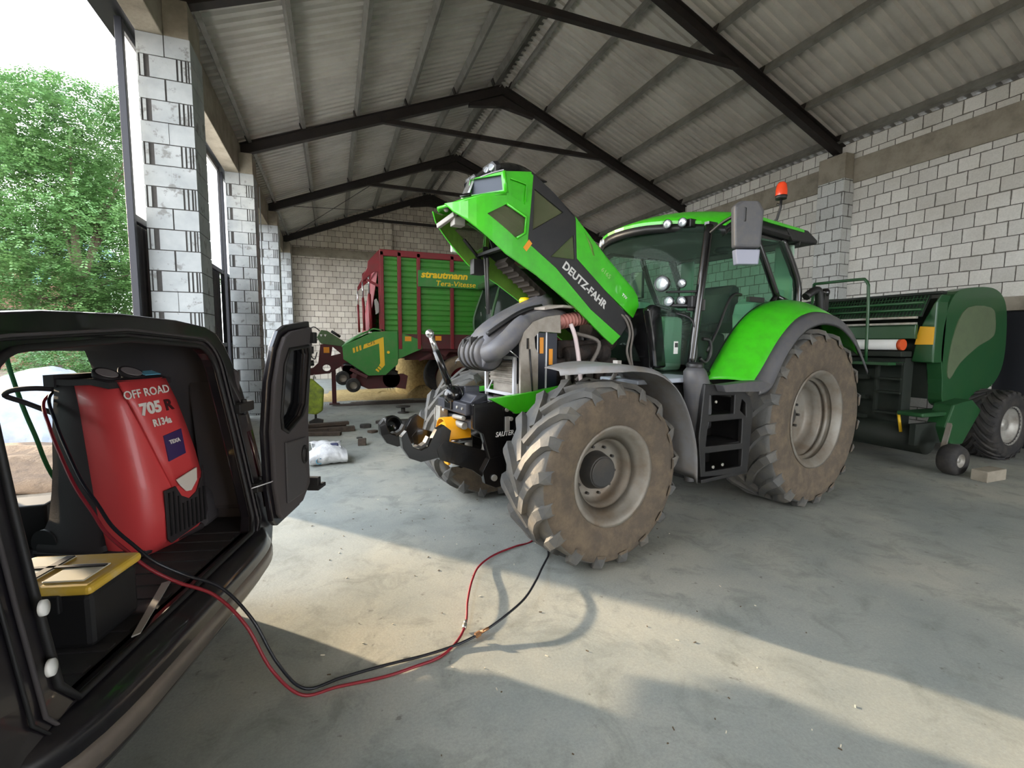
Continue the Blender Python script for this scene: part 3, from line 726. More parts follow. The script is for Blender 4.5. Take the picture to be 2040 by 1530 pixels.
# top skin
top = [(3.22, 3.05), (2.97, 3.09), (2.74, 2.96), (2.52, 2.81), (2.15, 2.5), (1.93, 2.33), (1.78, 2.22), (1.72, 2.15), (1.70, 2.06)]
def skin(pts, m, name):
    g = []
    for (x, z) in pts:
        g.append([(x + .02 * c, t * .36, z + .035 * (1 - t * t)) for t, c in [(-1 + j / 5, 0) for j in range(11)]])
    return MB().sheet(g, .015, off=(0, 0, -1)).build(name, m, bon)
skin([(2.97, 3.09), (2.74, 2.96), (2.51, 2.80)], M['black_pl'], 'bonnet_top')
skin([(2.51, 2.80), (2.15, 2.5), (1.93, 2.33), (1.78, 2.22), (1.72, 2.15), (1.70, 2.06)], M['green'], 'bonnet_top')
# nose front : framed dark faces meeting at the centre, green ledge below running out to the tip
for s in (1, -1):
    A, B, D2, D = V((3.225, s * .355, 3.05)), V((3.205, s * .355, 2.885)), V((3.395, 0, 2.895)), V((3.33, 0, 3.075))
    n = (B - A).cross(D2 - A).normalized(); n = n if n.x > 0 else -n
    cen = (A + B + D2 + D) / 4; In = [cen + (p - cen) * V((1, .80, .72)) if False else cen + V(((p - cen).x * .82, (p - cen).y * .84, (p - cen).z * .70)) for p in (A, B, D2, D)]; Ou = [A, B, D2, D]
    In = [p - n * ((p - A).dot(n)) for p in In]
    fr = MB()
    fr.add(Ou + In + [p - n * .03 for p in In], [(i, (i + 1) % 4, 4 + (i + 1) % 4, 4 + i) for i in range(4)] + [(4 + i, 4 + (i + 1) % 4, 8 + (i + 1) % 4, 8 + i) for i in range(4)])
    fr.tube([A, B], [.014, .018], 8).tube([B, B.lerp(D2, .5) + V((.02, 0, 0)), D2], [.018, .016, .010], 8)
    fr.build('nose_frame', M['green'] if s > 0 else M['black_gl'], bon)
    MB().add([p - n * .028 for p in In] + [p - n * .05 for p in In], [(0, 1, 2, 3), (7, 6, 5, 4), (0, 4, 5, 1), (1, 5, 6, 2), (2, 6, 7, 3), (3, 7, 4, 0)]).build('nose_grille', M['nosemesh'], bon)
    rim = [(3.205, .352, 2.88), (3.30, .33, 2.86), (3.40, .295, 2.845), (3.50, .22, 2.815), (3.58, .12, 2.795), (3.64, .0, 2.785)]
    inr = [(3.215, .33, 2.895), (3.28, .24, 2.90), (3.33, .16, 2.90), (3.37, .08, 2.90), (3.39, .02, 2.90), (3.395, .0, 2.895)]
    MB().sheet([[(p[0] + (q[0] - p[0]) * t, s * (p[1] + (q[1] - p[1]) * t), p[2] + (q[2] - p[2]) * t + .015 * sin(pi * t)) for t in (0, .33, .66, 1)] for p, q in zip(rim, inr)], .012, off=(0, 0, -1)).build('nose_ledge', M['green'], bon)
    MB().tube([(p[0], s * p[1], p[2]) for p in rim], .014, 8).build('nose_lip', M['green'], bon)
MB().prism([(-.05, 0), (.05, 0), (.065, .17), (-.065, .17)], (3.405, 0, 2.90), (0, 1, 0), (-.36, 0, .93), -.012, .015).build('nose_badge_strip', M['chrome'], bon, bevel=.006)
MB().lathe([(0, 0), (0, .042), (.014, .052), (.022, .045), (.012, .03), (.012, 0)], (3.47, .17, 2.86), (.35, .25, .9), 20).build('front_lamp', M['black_gl'], bon)
# lamp housing on the brow
g = []
for i in range(9):
    f = i / 8; ang = pi * f
    row = []
    for j in range(13):
        t = -1 + j / 6; w_ = .34 * t; k = sqrt(max(0, 1 - abs(t) ** 3))
        x = 3.31 - .42 * f - .09 * t * t; z = 3.07 + .035 * 0 - (.02 * f) + .145 * k * sin(ang) ** .6
        row.append((x, w_, z))
    g.append(row)
MB().sheet(g, .01).build('lamp_housing', M['black_gl'], bon)
for s in (1, -1):
    h = MB().prism([(-.11, -.045), (.10, -.045), (.12, .0), (.08, .042), (-.09, .042), (-.12, 0)], (3.235, s * .17, 3.115), (0, 1, 0), (.25, 0, 1), -.02, .03)
    h.build('lamp_bezel', M['black_pl'], bon, bevel=.006)
    MB().lathe([(0, 0), (0, .026), (.018, .037), (.028, .037), (.028, .031), (.034, 0)], (3.245, s * .13, 3.115), (.95, 0, .2), 20).build('headlamp', M['lens'], bon)
    MB().lathe([(0, 0), (0, .026), (.018, .037), (.028, .037), (.028, .031), (.034, 0)], (3.245, s * .22, 3.115), (.95, s * .2, .2), 20).build('headlamp', M['lens'], bon)
# inner frame, latch, struts under the bonnet
mb = MB()
mb.tube([(3.3, -.24, 2.62), (3.1, -.3, 2.46)], .016, 6)
mb.beam((3.12, -.33, 2.5), (3.12, .33, 2.5), .05, .03).beam((2.6, -.33, 2.3), (2.6, .33, 2.3), .05, .03)
mb.beam((3.12, .0, 2.5), (3.02, -.28, 2.72), .03, .02).beam((3.14, -.1, 2.38), (3.05, -.3, 2.58), .05, .03)
mb.bb((3.08, -.32, 2.32), (3.2, -.24, 2.46))
mb.pieces('bonnet_cross_member', M['black_pl'], bon, bevel=.004)
MB().beam((3.58, -.16, 2.68), (3.52, .06, 2.74), .035, .04).beam((3.52, -.1, 2.74), (3.44, .08, 2.78), .03, .03).ball((3.58, .02, 2.78), .022).bb((3.42, -.04, 2.66), (3.52, .05, 2.73)).pieces('bonnet_latch', M['hose_grey'], bon, bevel=.006)
MB().bb((3.29, -.385, 2.52), (3.37, -.355, 2.62)).build('radar_sensor', M['white'], bon, bevel=.008)
MB().tube([(3.16, -.05, 2.44), (3.13, -.08, 1.95)], .011, 6).tube([(3.16, -.10, 2.44), (3.12, -.12, 1.95)], .011, 6).pieces('gas_strut', M['hub_dark'], T)
mb = MB()
for i in range(14):
    f = i / 13; mb.bb((2.95 - .75 * f - .02, -.22, 2.40 - .52 * f - .02), (2.95 - .75 * f + .015, -.02, 2.40 - .52 * f + .03))
mb.beam((2.98, -.12, 2.44), (2.2, -.12, 1.90), .2, .05).build('bonnet_insulation', mat('insulation', (58, 52, 46), .9), bon)
ux = V((-.825, 0, -.565)); uy = V((-.565, 0, .825))
text('lettering', 'DEUTZ-FAHR', .098, mat('letter_silver', (206, 206, 204), .4), bon, (2.645, .3625, 2.352), ux, uy, sx=1.02, bold=.0028)
text('lettering', '6165', .06, mat('letter_pale', (150, 200, 120), .4), bon, (2.20, .3625, 2.36), ux, uy, sx=1.1)
text('lettering', 'TTV', .035, M['white'], bon, (1.93, .3625, 2.15), ux, uy, sx=1.1, bold=.001)
MB().prism([(0, 0), (.045, 0), (.045, .09), (0, .09)], (3.045, .362, 2.475), V((-.70, 0, -.66)), V((-.62, 0, .78)), -.001, .002).build('warning_sticker', M['orange'], bon)
MB().prism([(0, 0), (.045, 0), (.045, .09), (0, .09)], (3.0, -.364, 2.475), V((.70, 0, .66)), V((-.62, 0, .78)), -.001, .002).build('warning_sticker', M['orange'], bon)
# --- front mudguards
for s in (1, -1):
    arc = smooth([(3.08, 1.50), (2.90, 1.535), (2.66, 1.54), (2.42, 1.49), (2.22, 1.35), (2.08, 1.12), (2.00, .88), (1.98, .62)] and [(3.08, 0, 1.50), (2.90, 0, 1.535), (2.66, 0, 1.54), (2.42, 0, 1.49), (2.22, 0, 1.35), (2.08, 0, 1.12), (2.00, 0, .88), (1.98, 0, .62)], 3)
    g = []
    for p in arc:
        yo = 1.32 if p.x < 2.86 else 1.32 - (p.x - 2.86) / .22 * .38
        yi = .74
        g.append([(p.x + (.0 if t < 1 else .0), s * (yi + (yo - yi) * t), p.z - (.03 if t == 1 else 0) - .015 * t * t) for t in (0, .25, .5, .75, .93, 1)])
    MB().sheet(g, .008, off=(0, 0, 1)).build('front_mudguard', mat('mudguard', (120, 120, 122), .55, dirt=(104, 92, 76), damt=.7, dscale=4), T)
    mb = MB().tube(smooth([(2.6, s * .5, 1.1), (2.75, s * .6, 1.45), (2.8, s * .78, 1.50)]), .02, 8).tube([(2.3, s * .6, 1.3), (2.4, s * .8, 1.45)], .018, 8).bb((2.60, s * 1.02, 1.53), (2.64, s * 1.07, 1.565))
    mb.pieces('mudguard_bracket', M['hose_grey'], T)
# --- rear wings
inn = [(1.24, 1.36), (1.14, 1.50), (.88, 1.80), (.62, 2.0), (.34, 2.12), (.01, 2.17), (-.36, 2.13), (-.7, 1.98), (-.98, 1.72)]
mid = [(1.04, 1.36), (.93, 1.47), (.68, 1.74), (.42, 1.93), (.17, 2.01), (-.06, 2.025), (-.35, 1.99), (-.68, 1.84), (-.95, 1.58)]
out = [(1.10, 1.27), (.90, 1.33), (.70, 1.60), (.44, 1.82), (.17, 1.915), (-.06, 1.93), (-.35, 1.88), (-.68, 1.70), (-.98, 1.40)]
for s in (1, -1):
    I = smooth([(a, 0, b) for a, b in inn], 4); Mi = smooth([(a, 0, b) for a, b in mid], 4); Ou = smooth([(a, 0, b) for a, b in out], 4)
    g = []
    for a, b in zip(I, Mi):
        row = []
        for j in range(7):
            t = j / 6; p = a.lerp(b, t ** 1.5); row.append((p.x, s * (.80 + .37 * t), p.z + .02 * sin(pi * t)))
        g.append(row)
    MB().sheet(g, .015, off=(0, 0, -1)).build('rear_wing', M['green'], T)
    g = []
    for a, b in zip(Mi, Ou):
        g.append([(a.x, s * 1.17, a.z), (a.x * .7 + b.x * .3, s * 1.22, a.z * .75 + b.z * .25), (b.x, s * 1.262, b.z), (b.x, s * 1.255, b.z - .03)])
    MB().sheet(g, .012, off=(0, 0, -1)).build('wing_extension', M['grey_pl'], T)
    MB().prism([(1.62, 1.35), (1.24, 1.365), (1.04, 1.365), (.90, 1.33), (1.10, 1.27), (1.58, 1.29)], (0, s * 1.2, 0), (1, 0, 0), (0, 0, 1), -.06, .05).build('wing_foot', M['grey_pl'], T, bevel=.01)
    # inner wall of the wing
    MB().prism([(p.x, p.z) for p in I] + [(-.98, 1.3), (1.24, 1.2)], (0, s * .80, 0), (1, 0, 0), (0, 0, 1), -.01, .01).build('wing_inner', M['black_pl'], T)
# --- steps, tank, filler post
mb = MB().prism([(1.75, 1.36), (1.30, 1.33), (1.10, 1.22), (1.04, 1.10), (1.08, .50), (1.75, .56), (1.80, .9)], (0, 1.16, 0), (1, 0, 0), (0, 0, 1), -.02, .02, holes=[[(1.68, 1.26), (1.33, 1.24), (1.33, 1.08), (1.68, 1.09)], [(1.68, 1.03), (1.2, 1.02), (1.2, .80), (1.70, .82)], [(1.16, 1.16), (1.22, 1.2), (1.24, 1.1), (1.15, 1.04)], [(1.70, .76), (1.18, .74), (1.18, .58), (1.69, .60)]])
mb.bb((1.10, .82, .50), (1.74, 1.18, .535)).bb((1.14, .85, .78), (1.72, 1.16, .81)).bb((1.16, .85, 1.04), (1.7, 1.16, 1.07)).bb((1.1, .8, .5), (1.13, 1.16, 1.2)).bb((1.1, .78, .5), (1.75, .81, 1.33))
mb.build('step_unit', M['black_pl'], T, bevel=.008)
MB().cyl((1.60, 1.178, .63), (1.60, 1.19, .63), .014).cyl((1.47, 1.178, .635), (1.47, 1.19, .635), .014).cyl((1.60, 1.178, 1.2), (1.60, 1.19, 1.2), .012).pieces('step_bolt', M['bolt'], T)
MB().bb((1.1, -1.1, .5), (1.9, -.5, 1.2)).build('fuel_tank', M['black_pl'], T, bevel=.06)
g = []
for z, x0, r in ((.50, 1.74, .05), (.8, 1.70, .08), (1.1, 1.66, .115), (1.35, 1.70, .12), (1.46, 1.73, .10), (1.49, 1.73, .075), (1.50, 1.73, .02)):
    g.append([(x0 + r * cos(2 * pi * i / 16), 1.06 + r * .9 * sin(2 * pi * i / 16), z) for i in range(17)])
MB().sheet(g).build('filler_neck', M['grey_pl'], T)
MB().lathe([(0, .07), (.03, .075), (.045, .06), (.045, 0)], (1.73, 1.06, 1.49), (0, 0, 1), 20).build('filler_cap', M['black_pl'], T)
MB().bb((1.5, .55, 1.36), (2.35, 1.0, 1.40)).bb((2.05, .9, 1.25), (2.12, 1.0, 1.38)).build('side_rail', mat('rail_pale', (180, 188, 200), .45, .3), T, bevel=.008)
MB().bb((1.3, .4, .9), (2.1, .95, 1.34)).build('battery_box', M['black_pl'], T, bevel=.03)
# --- cab of the green tractor
CB = M['black_gl']
def lerp(a, b, t): return a + (b - a) * t
Af = [(1.25, .78, 2.80), (1.33, .80, 2.4), (1.39, .805, 2.05), (1.46, .80, 1.45)]
mb = MB()
for s in (1, -1):
    mb.tube(smooth([(x, s * y, z) for x, y, z in Af], 4), .04, 8)
    mb.tube(smooth([(.50, s * .77, 2.80), (.32, s * .80, 2.5), (.12, s * .81, 2.2)], 4), .035, 8)
    mb.tube(smooth([(-.02, s * .74, 2.84), (-.22, s * .77, 2.55), (-.34, s * .78, 2.3), (-.33, s * .78, 1.95)], 4), .045, 8)
    mb.beam((-.02, s * .74, 2.83), (1.27, s * .77, 2.80), .05, .07)
    mb.tube(smooth([(.14, s * .81, 2.2), (.42, s * .81, 1.90), (.74, s * .81, 1.52), (.86, s * .81, 1.42), (1.44, s * .80, 1.40)], 4), .03, 8)
    mb.tube([(.12, s * .81, 2.2), (-.30, s * .78, 2.12)], .03, 8)
mb.beam((-.34, -.78, 2.0), (-.34, .78, 2.0), .06, .1).beam((-.05, -.72, 2.83), (-.05, .72, 2.83), .06, .08)
mb.build('cab_frame', CB, T)
# windscreen, bowed forward
g = []
for i in range(9):
    z = 2.80 - (2.80 - 1.50) * i / 8; xa = 1.25 + .21 * (i / 8)
    g.append([(xa + .26 * (1 - t * t), t * .77, z + (.02 * (1 - t * t))) for t in [-1 + j / 8 for j in range(17)]])
MB().sheet(g, .004, off=(-1, 0, 0)).build('windscreen', M['glass'], T)
for s in (1, -1):
    MB().prism([(1.25, 2.77), (.50, 2.78), (.32, 2.5), (.13, 2.2), (.42, 1.92), (.74, 1.54), (.86, 1.44), (1.45, 1.43), (1.39, 2.05), (1.32, 2.4)], (0, s * .80, 0), (1, 0, 0), (0, 0, 1), -.002, .002).build('cab_door', M['glass'], T)
    MB().prism([(.46, 2.78), (-.02, 2.80), (-.22, 2.52), (-.32, 2.28), (-.30, 2.14), (.10, 2.2), (.28, 2.5)], (0, s * .775, 0), (1, 0, 0), (0, 0, 1), -.002, .002).build('quarter_window', M['glass'], T)
MB().prism([(-.72, 2.05), (.72, 2.05), (.70, 2.78), (-.70, 2.78)], (-.33, 0, 0), (0, 1, 0), (.0, 0, 1), -.002, .002).build('rear_window', M['glass'], T)
# roof
def roofg(dz, k=1.0):
    g = []
    for i in range(15):
        f = i / 14; x0 = 1.58 - 1.96 * f
        row = []
        for j in range(13):
            t = -1 + j / 6
            x = x0 - .50 * abs(t) ** 2.4 * max(0, 1 - f * 1.6) + (.10 * abs(t) ** 2 * max(0, f - .7) * 3)
            zz = 2.90 + .19 * (1 - (1 - min(1, f * 2.6)) ** 2) - .05 * max(0, f - .45) - .12 * t * t * (.5 + .5 * min(1, f * 3))
            row.append((x, t * .84 * k, zz + dz))
        g.append(row)
    return g
MB().sheet(roofg(0), .03, off=(0, 0, -1)).build('cab_roof', M['green'], T)
mb = MB(); ga = roofg(-.032, .985); gb = []
for i, row in enumerate(ga):
    r2 = []
    for j, p in enumerate(row):
        edge = 1 if (j in (0, 12) or i in (0, 14)) else 0
        zz = p[2] - (.06 if edge else 0) if edge else 2.80
        r2.append((p[0] - (.03 if i == 0 else 0), p[1], min(zz, p[2]) if edge else zz))
    gb.append(r2)
mb.sheet(gb, .01, off=(0, 0, -1)); 
mb.sheet([[p for p in ga[0]], [(p[0] - .02, p[1], p[2] - .075) for p in ga[0]]], .012, off=(-1, 0, 0))
for j, s in ((0, -1), (12, 1)):
    mb.sheet([[row[j] for row in ga], [(row[j][0], row[j][1] * .97, row[j][2] - .10) for row in ga]], .012, off=(0, -s, 0))
mb.sheet([[p for p in ga[-1]], [(p[0] + .05, p[1], p[2] - .14) for p in ga[-1]]], .012, off=(1, 0, 0))
mb.build('roof_lining', M['black_pl'], T)
MB().prism([(.10, 2.965), (-.40, 2.95), (-.62, 2.86), (-.60, 2.82), (-.1, 2.80)], (0, -.83, 0), (1, 0, 0), (0, 0, 1), -1.66, 0).build('roof_rear', M['black_pl'], T, bevel=.02)
MB().tube([(1.30, -.42, 2.815), (1.46, -.2, 2.81), (1.50, 0, 2.81), (1.44, .25, 2.81)], .018, 10).build('sun_visor_bar', mat('visor_grey', (150, 150, 150), .4, .3), T)
def lamp(parent, name, c, d, r, mm='black_gl', dep=.05):
    c, d = V(c), V(d).normalized()
    o = MB().lathe([(-dep, 0), (-dep, r * .6), (-dep * .3, r), (.006, r * 1.08), (.012, r * 1.02), (.004, r * .92)], c, d, 24).build(name, M[mm], parent)
    MB().lathe([(-.012, 0), (-.004, r * .5), (.004, r * .9), (.008, r * .93), (.0125, r * .6), (.014, 0)], c, d, 24).build('lens', M['lens'], o)
    return o
for y, x in ((.60, 1.36), (.48, 1.43), (-.42, 1.43), (-.54, 1.36)):
    lamp(T, 'roof_lamp', (x + .04, y, 2.845), (1, .25 * (1 if y > 0 else -1), -.1), .042)
MB().bb((1.2, .40, 2.80), (1.36, .66, 2.88)).bb((1.2, -.62, 2.80), (1.36, -.36, 2.88)).pieces('lamp_bracket', M['black_pl'], T, bevel=.01)
lamp(T, 'work_lamp', (1.70, .64, 2.245), (1, .25, -.05), .07, dep=.09)
lamp(T, 'work_lamp', (1.50, .70, 2.255), (1, .35, 0), .04)
lamp(T, 'work_lamp', (1.62, .66, 2.085), (1, .25, 0), .045, dep=.07)
lamp(T, 'work_lamp', (1.50, .70, 2.09), (1, .35, 0), .045, dep=.07)
MB().bb((1.40, .62, 2.03), (1.47, .80, 2.14)).beam((1.4, .76, 2.05), (1.62, .66, 2.05), .04, .03).beam((1.4, .78, 2.18), (1.66, .66, 2.17), .04, .02).prism([(0, 0), (.16, 0), (.16, .11), (0, .11)], (1.46, .74, 2.0), (-.75, .66, 0), (0, 0, 1), -.05, 0).build('lamp_carrier', M['black_pl'], T, bevel=.008)
# mirrors
for s in (1, -1):
    m_ = MB().prism([(-.115, -.16), (.115, -.16), (.135, .20), (.085, .235), (-.085, .235), (-.13, .16)], (1.27, s * 1.18, 2.68), (.85, -.5 * s, 0), (0, 0, 1), -.03, .06).build('mirror', M['grey_pl'], T, bevel=.025, seg=3)
    MB().prism([(-.10, -.30), (.09, -.30), (.11, -.17), (-.11, -.17)], (1.27, s * 1.18, 2.68), (.85, -.5 * s, 0), (0, 0, 1), -.03, .05).build('wide_angle_mirror', mat('mirror_grey', (140, 142, 158), .35), T, bevel=.012)
    MB().tube(smooth([(1.28, s * .82, 2.72), (1.28, s * .95, 2.79), (1.30, s * 1.12, 2.83)], 4), .016, 8).bb((1.27, s * 1.1, 2.74), (1.33, s * 1.19, 2.86)).build('mirror_arm', M['black_pl'], T, bevel=.006)
# far side mirror frame seen past the bonnet
MB().tube([(1.5, -.86, 2.72), (1.62, -.98, 2.60), (1.7, -1.02, 2.45)], .018, 6).bb((1.52, -1.2, 2.58), (1.56, -.86, 2.72)).build('step_handle', M['hub_dark'], T)
# beacon
MB().tube([(.22, .74, 2.93), (.18, .80, 3.0), (.16, .82, 3.12), (.16, .82, 3.20)], .014, 8).cyl((.16, .82, 3.14), (.16, .78, 3.16), .012).build('beacon_stalk', M['black_pl'], T)
b = MB().cyl((.16, .82, 3.20), (.16, .82, 3.235), .052, .058, 24).build('beacon_base', M['black_pl'], T)
MB().lathe([(0, .056), (.05, .056), (.11, .047), (.135, .03), (.142, 0)], (.16, .82, 3.236), (0, 0, 1), 24).build('beacon', M['amber'], T)
# handrail, door catch, sticker
MB().tube(smooth([(.78, .83, 2.18), (.90, .84, 2.175), (1.0, .84, 2.09), (1.12, .84, 1.86), (1.28, .84, 1.62)], 5), .014, 8).bb((.4, .81, 2.12), (.66, .845, 2.17)).build('door_handle', M['black_pl'], T)
MB().tube(smooth([(1.34, .83, 1.74), (1.26, .85, 1.72), (1.24, .85, 1.60), (1.30, .84, 1.52), (1.37, .83, 1.56)], 4), .018, 8).build('grab_handle', M['black_pl'], T)
MB().tube(smooth([(1.52, .66, 1.98), (1.45, .80, 1.9), (1.42, .83, 1.6), (1.46, .82, 1.48)], 5), .012, 8).build('washer_hose', M['black_pl'], T)
# cowl under the windscreen
MB().prism([(1.78, 2.02), (1.70, 2.06), (1.60, 2.04), (1.50, 1.46), (1.66, 1.46), (1.72, 1.8)], (0, .52, 0), (1, 0, 0), (0, 0, 1), -.04, .04).prism([(1.78, 2.02), (1.70, 2.06), (1.60, 2.04), (1.50, 1.46), (1.66, 1.46), (1.72, 1.8)], (0, -.52, 0), (1, 0, 0), (0, 0, 1), -.04, .04).bb((1.60, -.5, 1.4), (1.66, .5, 2.04)).build('cowl', M['black_gl'], T, bevel=.02)
MB().prism([(.07, 0), (.0, 0), (.0, .115), (.07, .115)], (1.60, .765, 1.60), (.9, .1, 0), (0, 0, 1), -.001, .002).build('glass_sticker', M['white'], T)
mb = MB()
for i in range(7): mb.bb((1.612 + .006 * i, .772, 1.66), (1.6145 + .006 * i, .7745, 1.70))
mb.build('sticker_bars', M['hub_dark'], T)
# interior
MB().bb((-.25, -.74, 1.30), (1.5, .74, 1.40)).build('cab_floor', M['black_pl'], T, bevel=.01)
def cushion(name, pts, o, ux, uy, t0, t1, m, bv=.04): MB().prism(pts, o, ux, uy, t0, t1).build(name, m, T, bevel=bv, seg=3)
cushion('driver_seat', [(0, 0), (.50, 0), (.50, .10), (.0, .14)], (-.05, .24, 1.82), (1, 0, 0), (0, 0, 1), 0, .50, M['seatblack'])
cushion('seat_back', [(-.02, 0), (.12, 0), (.06, .42), (-.02, .54), (-.14, .50), (-.12, .3)], (-.10, .16, 1.88), (1, 0, 0), (0, 0, 1), 0, .48, M['seatblack'])
cushion('seat_pedestal', [(0, 0), (.35, 0), (.30, .42), (.05, .42)], (.0, .18, 1.40), (1, 0, 0), (0, 0, 1), 0, .36, M['black_pl'])
cushion('passenger_seat', [(-.10, .0), (.16, 0), (.18, .30), (.14, .42), (.02, .50), (-.12, .46), (-.16, .2)], (.05, .62, 1.72), (1, 0, 0), (0, 0, 1), 0, .26, M['mint'])
cushion('seat_console', [(-.2, 0), (.3, 0), (.24, .25), (-.2, .3)], (.05, .70, 1.45), (1, 0, 0), (0, 0, 1), 0, .24, M['trimmint'], .02)
cushion('armrest', [(0, 0), (.42, -.02), (.45, .06), (0, .1)], (.05, -.32, 2.0), (1, 0, 0), (0, 0, 1), 0, .12, M['seatblack'], .02)
MB().tube([(.85, 0, 1.4), (.72, 0, 1.9), (.62, 0, 2.02)], .04, 8).tube([(.62 + .10 * cos(a) * .55, .19 * sin(a), 2.03 + .19 * cos(a) * .5) for a in [2 * pi * i / 20 for i in range(20)]], .014, 6, closed=True).build('steering_wheel', M['black_pl'], T)
MB().bb((.95, -.5, 1.4), (1.25, .3, 1.98)).build('dashboard', M['trimmint'], T, bevel=.05)
MB().bb((1.02, -.50, 1.98), (1.2, -.1, 2.16)).build('display', M['trimmint'], T, bevel=.03)
MB().bb((1.12, -.30, 2.2), (1.16, -.12, 2.5)).build('screen', M['black_pl'], T, bevel=.01)
MB().bb((-.28, .55, 2.14), (-.24, .76, 2.8)).bb((-.28, -.76, 2.14), (-.24, -.55, 2.8)).bb((-.2, .66, 2.1), (-.05, .72, 2.3)).pieces('cab_trim', M['trimmint'], T, bevel=.02)
MB().lathe([(0, 0), (0, .09), (.04, .1), (.06, .05)], (.55, .45, 2.72), (0, 0, -1), 18).build('cab_speaker', M['black_pl'], T)
MB().tube(smooth([(-.36, .86, 2.22), (-.52, .9, 2.3), (-.60, .9, 2.1), (-.66, .9, 2.0)], 4), .045, 8).build('intake_stub', M['black_pl'], T)
lamp(T, 'rear_lamp', (-.66, .92, 2.28), (-1, .3, 0), .045, dep=.06)
MB().bb((-.60, .9, 2.08), (-.70, .94, 2.26)).build('rear_lamp_post', M['black_pl'], T)
MB().bb((-.95, -.4, .6), (-.45, .4, 1.1)).beam((-.5, .35, .7), (-1.3, .42, .6), .06, .08).beam((-.5, -.35, .7), (-1.3, -.42, .6), .06, .08).build('rear_linkage', M['black_pl'], T, bevel=.02)
# ================================================================ the van (local: +x out of the rear, +y towards the tractor side, z up)
M['van'] = mat('van_paint', (22, 20, 26), .3, .2, coat=.5, dirt=(46, 40, 40), damt=.5, dscale=3)
M['van_in'] = mat('van_lining', (62, 58, 60), .8, dirt=(66, 60, 58), damt=.5)
M['van_seal'] = mat('van_seal', (16, 15, 17), .6)
M['van_floor'] = mat('van_floor', (34, 32, 34), .75, dirt=(58, 52, 50), damt=.6, dscale=5)
VA = radians(-13.9)
VN = thing('van', 'black van reversed into the bay with its rear doors open and a red machine inside', 'van', (1.31, -4.13, 0), VA)
YC = -.70
LEAN = .16
def vx(z, n): # rear plane leans forward with height, fading out towards the front
    return n - (max(0, z - .55) * LEAN) * (1 if n > -.5 else 0)
# half outline of the body: (half width, z)
HO = [(.97, .34), (1.0, .45), (1.0, .70), (.99, .95), (.975, 1.2), (.95, 1.38), (.90, 1.54), (.845, 1.66), (.77, 1.74), (.66, 1.775), (.40, 1.80), (0, 1.81)]
outl = [(YC + a, z) for a, z in HO] + [(YC - a, z) for a, z in reversed(HO[:-1])]
st = [-.02, -.45, -.92, -1.75, -2.05, -2.55, -2.75]
def skipq(i, j, sgn_plus):
    return False
vs = []; fs = []; n = len(outl)
for k, x in enumerate(st):
    for (y, z) in outl:
        xx = vx(z, x)
        if k >= 5 and z > 1.0: xx = x + (z - 1.0) * (.75 if k == 5 else .9)
        vs.append((xx, y, z))
for k in range(len(st) - 1):
    for j in range(n - 1):
        z0 = (outl[j][1] + outl[j + 1][1]) / 2; plus = outl[j][0] > YC
        if k == 2 and plus and .45 < z0 < 1.66: continue        # sliding side door stands open
        if k == 4 and 1.0 < z0 < 1.62: continue                 # front door windows
        fs.append((k * n + j, k * n + j + 1, (k + 1) * n + j + 1, (k + 1) * n + j))
me = MB().add(vs, fs, 0, True).mesh('body', [M['van'], M['van_in']])
o = bpy.data.objects.new('body', me); COL.objects.link(o); o.parent = VN
sm = o.modifiers.new('s', 'SOLIDIFY'); sm.thickness = .05; sm.offset = -1 if True else 1; sm.material_offset = 1; sm.material_offset_rim = 0
# rear frame round the opening
def ropen(hw, zb, ztp, r, y0=YC, k=6, top=.05):
    pts = [(y0 + hw, zb + .06), (y0 + hw - .05, zb)]
    pts = [(y0 + hw, zb + .08), (y0 + hw * .995, zb + .4), (y0 + hw * .985, 1.2), (y0 + hw * .96, ztp - r * 1.1)]
    for i in range(1, k + 1):
        a = pi / 2 * i / k; pts.append((y0 + hw * .96 - r + r * cos(a), ztp - .03 - r + r * sin(a)))
    pts.append((y0, ztp))
    right = pts; left = [(2 * y0 - a, b) for a, b in reversed(pts[:-1])]
    return right + left + [(y0 - hw + .05, zb), (y0 + hw - .05, zb)]
op = ropen(.70, .55, 1.70, .17)
outer = [(YC + a, z) for a, z in HO if z > .3] ; outer = [(YC + .99, .40)] + outer + [(YC - a, z) for a, z in reversed(HO[:-1]) if z > .3] + [(YC - .99, .40)]
rf = lambda a, b, t: V((vx(b, 0.0) + t, a, b))
MB().prism(outer, None or (0, 0, 0), (0, 1, 0), (0, 0, 1), -.05, .012, holes=[op], fn=rf).build('rear_frame', M['van'], VN, bevel=.012, seg=2)
op2 = [(YC + (a - YC) * 1.035, 1.1 + (b - 1.1) * 1.035) for a, b in op]
for q, rr_, mm in ((op, .013, 'van_seal'), ([(YC + (a - YC) * 1.09, 1.12 + (b - 1.12) * 1.09 - .01) for a, b in op], .007, 'van_in'), ([(YC + (a - YC) * 1.15, 1.12 + (b - 1.12) * 1.07 - .01) for a, b in op], .006, 'van_seal')):
    MB().tube([rf(a, b, .018) for a, b in smooth([(a, b, 0) for a, b in q], 3, True) and q], rr_, 8, closed=True).build('door_seal', M[mm], VN)
MB().bb((-2.9, YC - .93, .47), (-.02, YC + .93, .55)).build('load_floor', M['van_floor'], VN)
mb = MB()
for i in range(12): mb.bb((-1.9, YC - .66 + .12 * i, .55), (-.05, YC - .62 + .12 * i, .556))
mb.build('floor_ribs', M['van_floor'], VN)
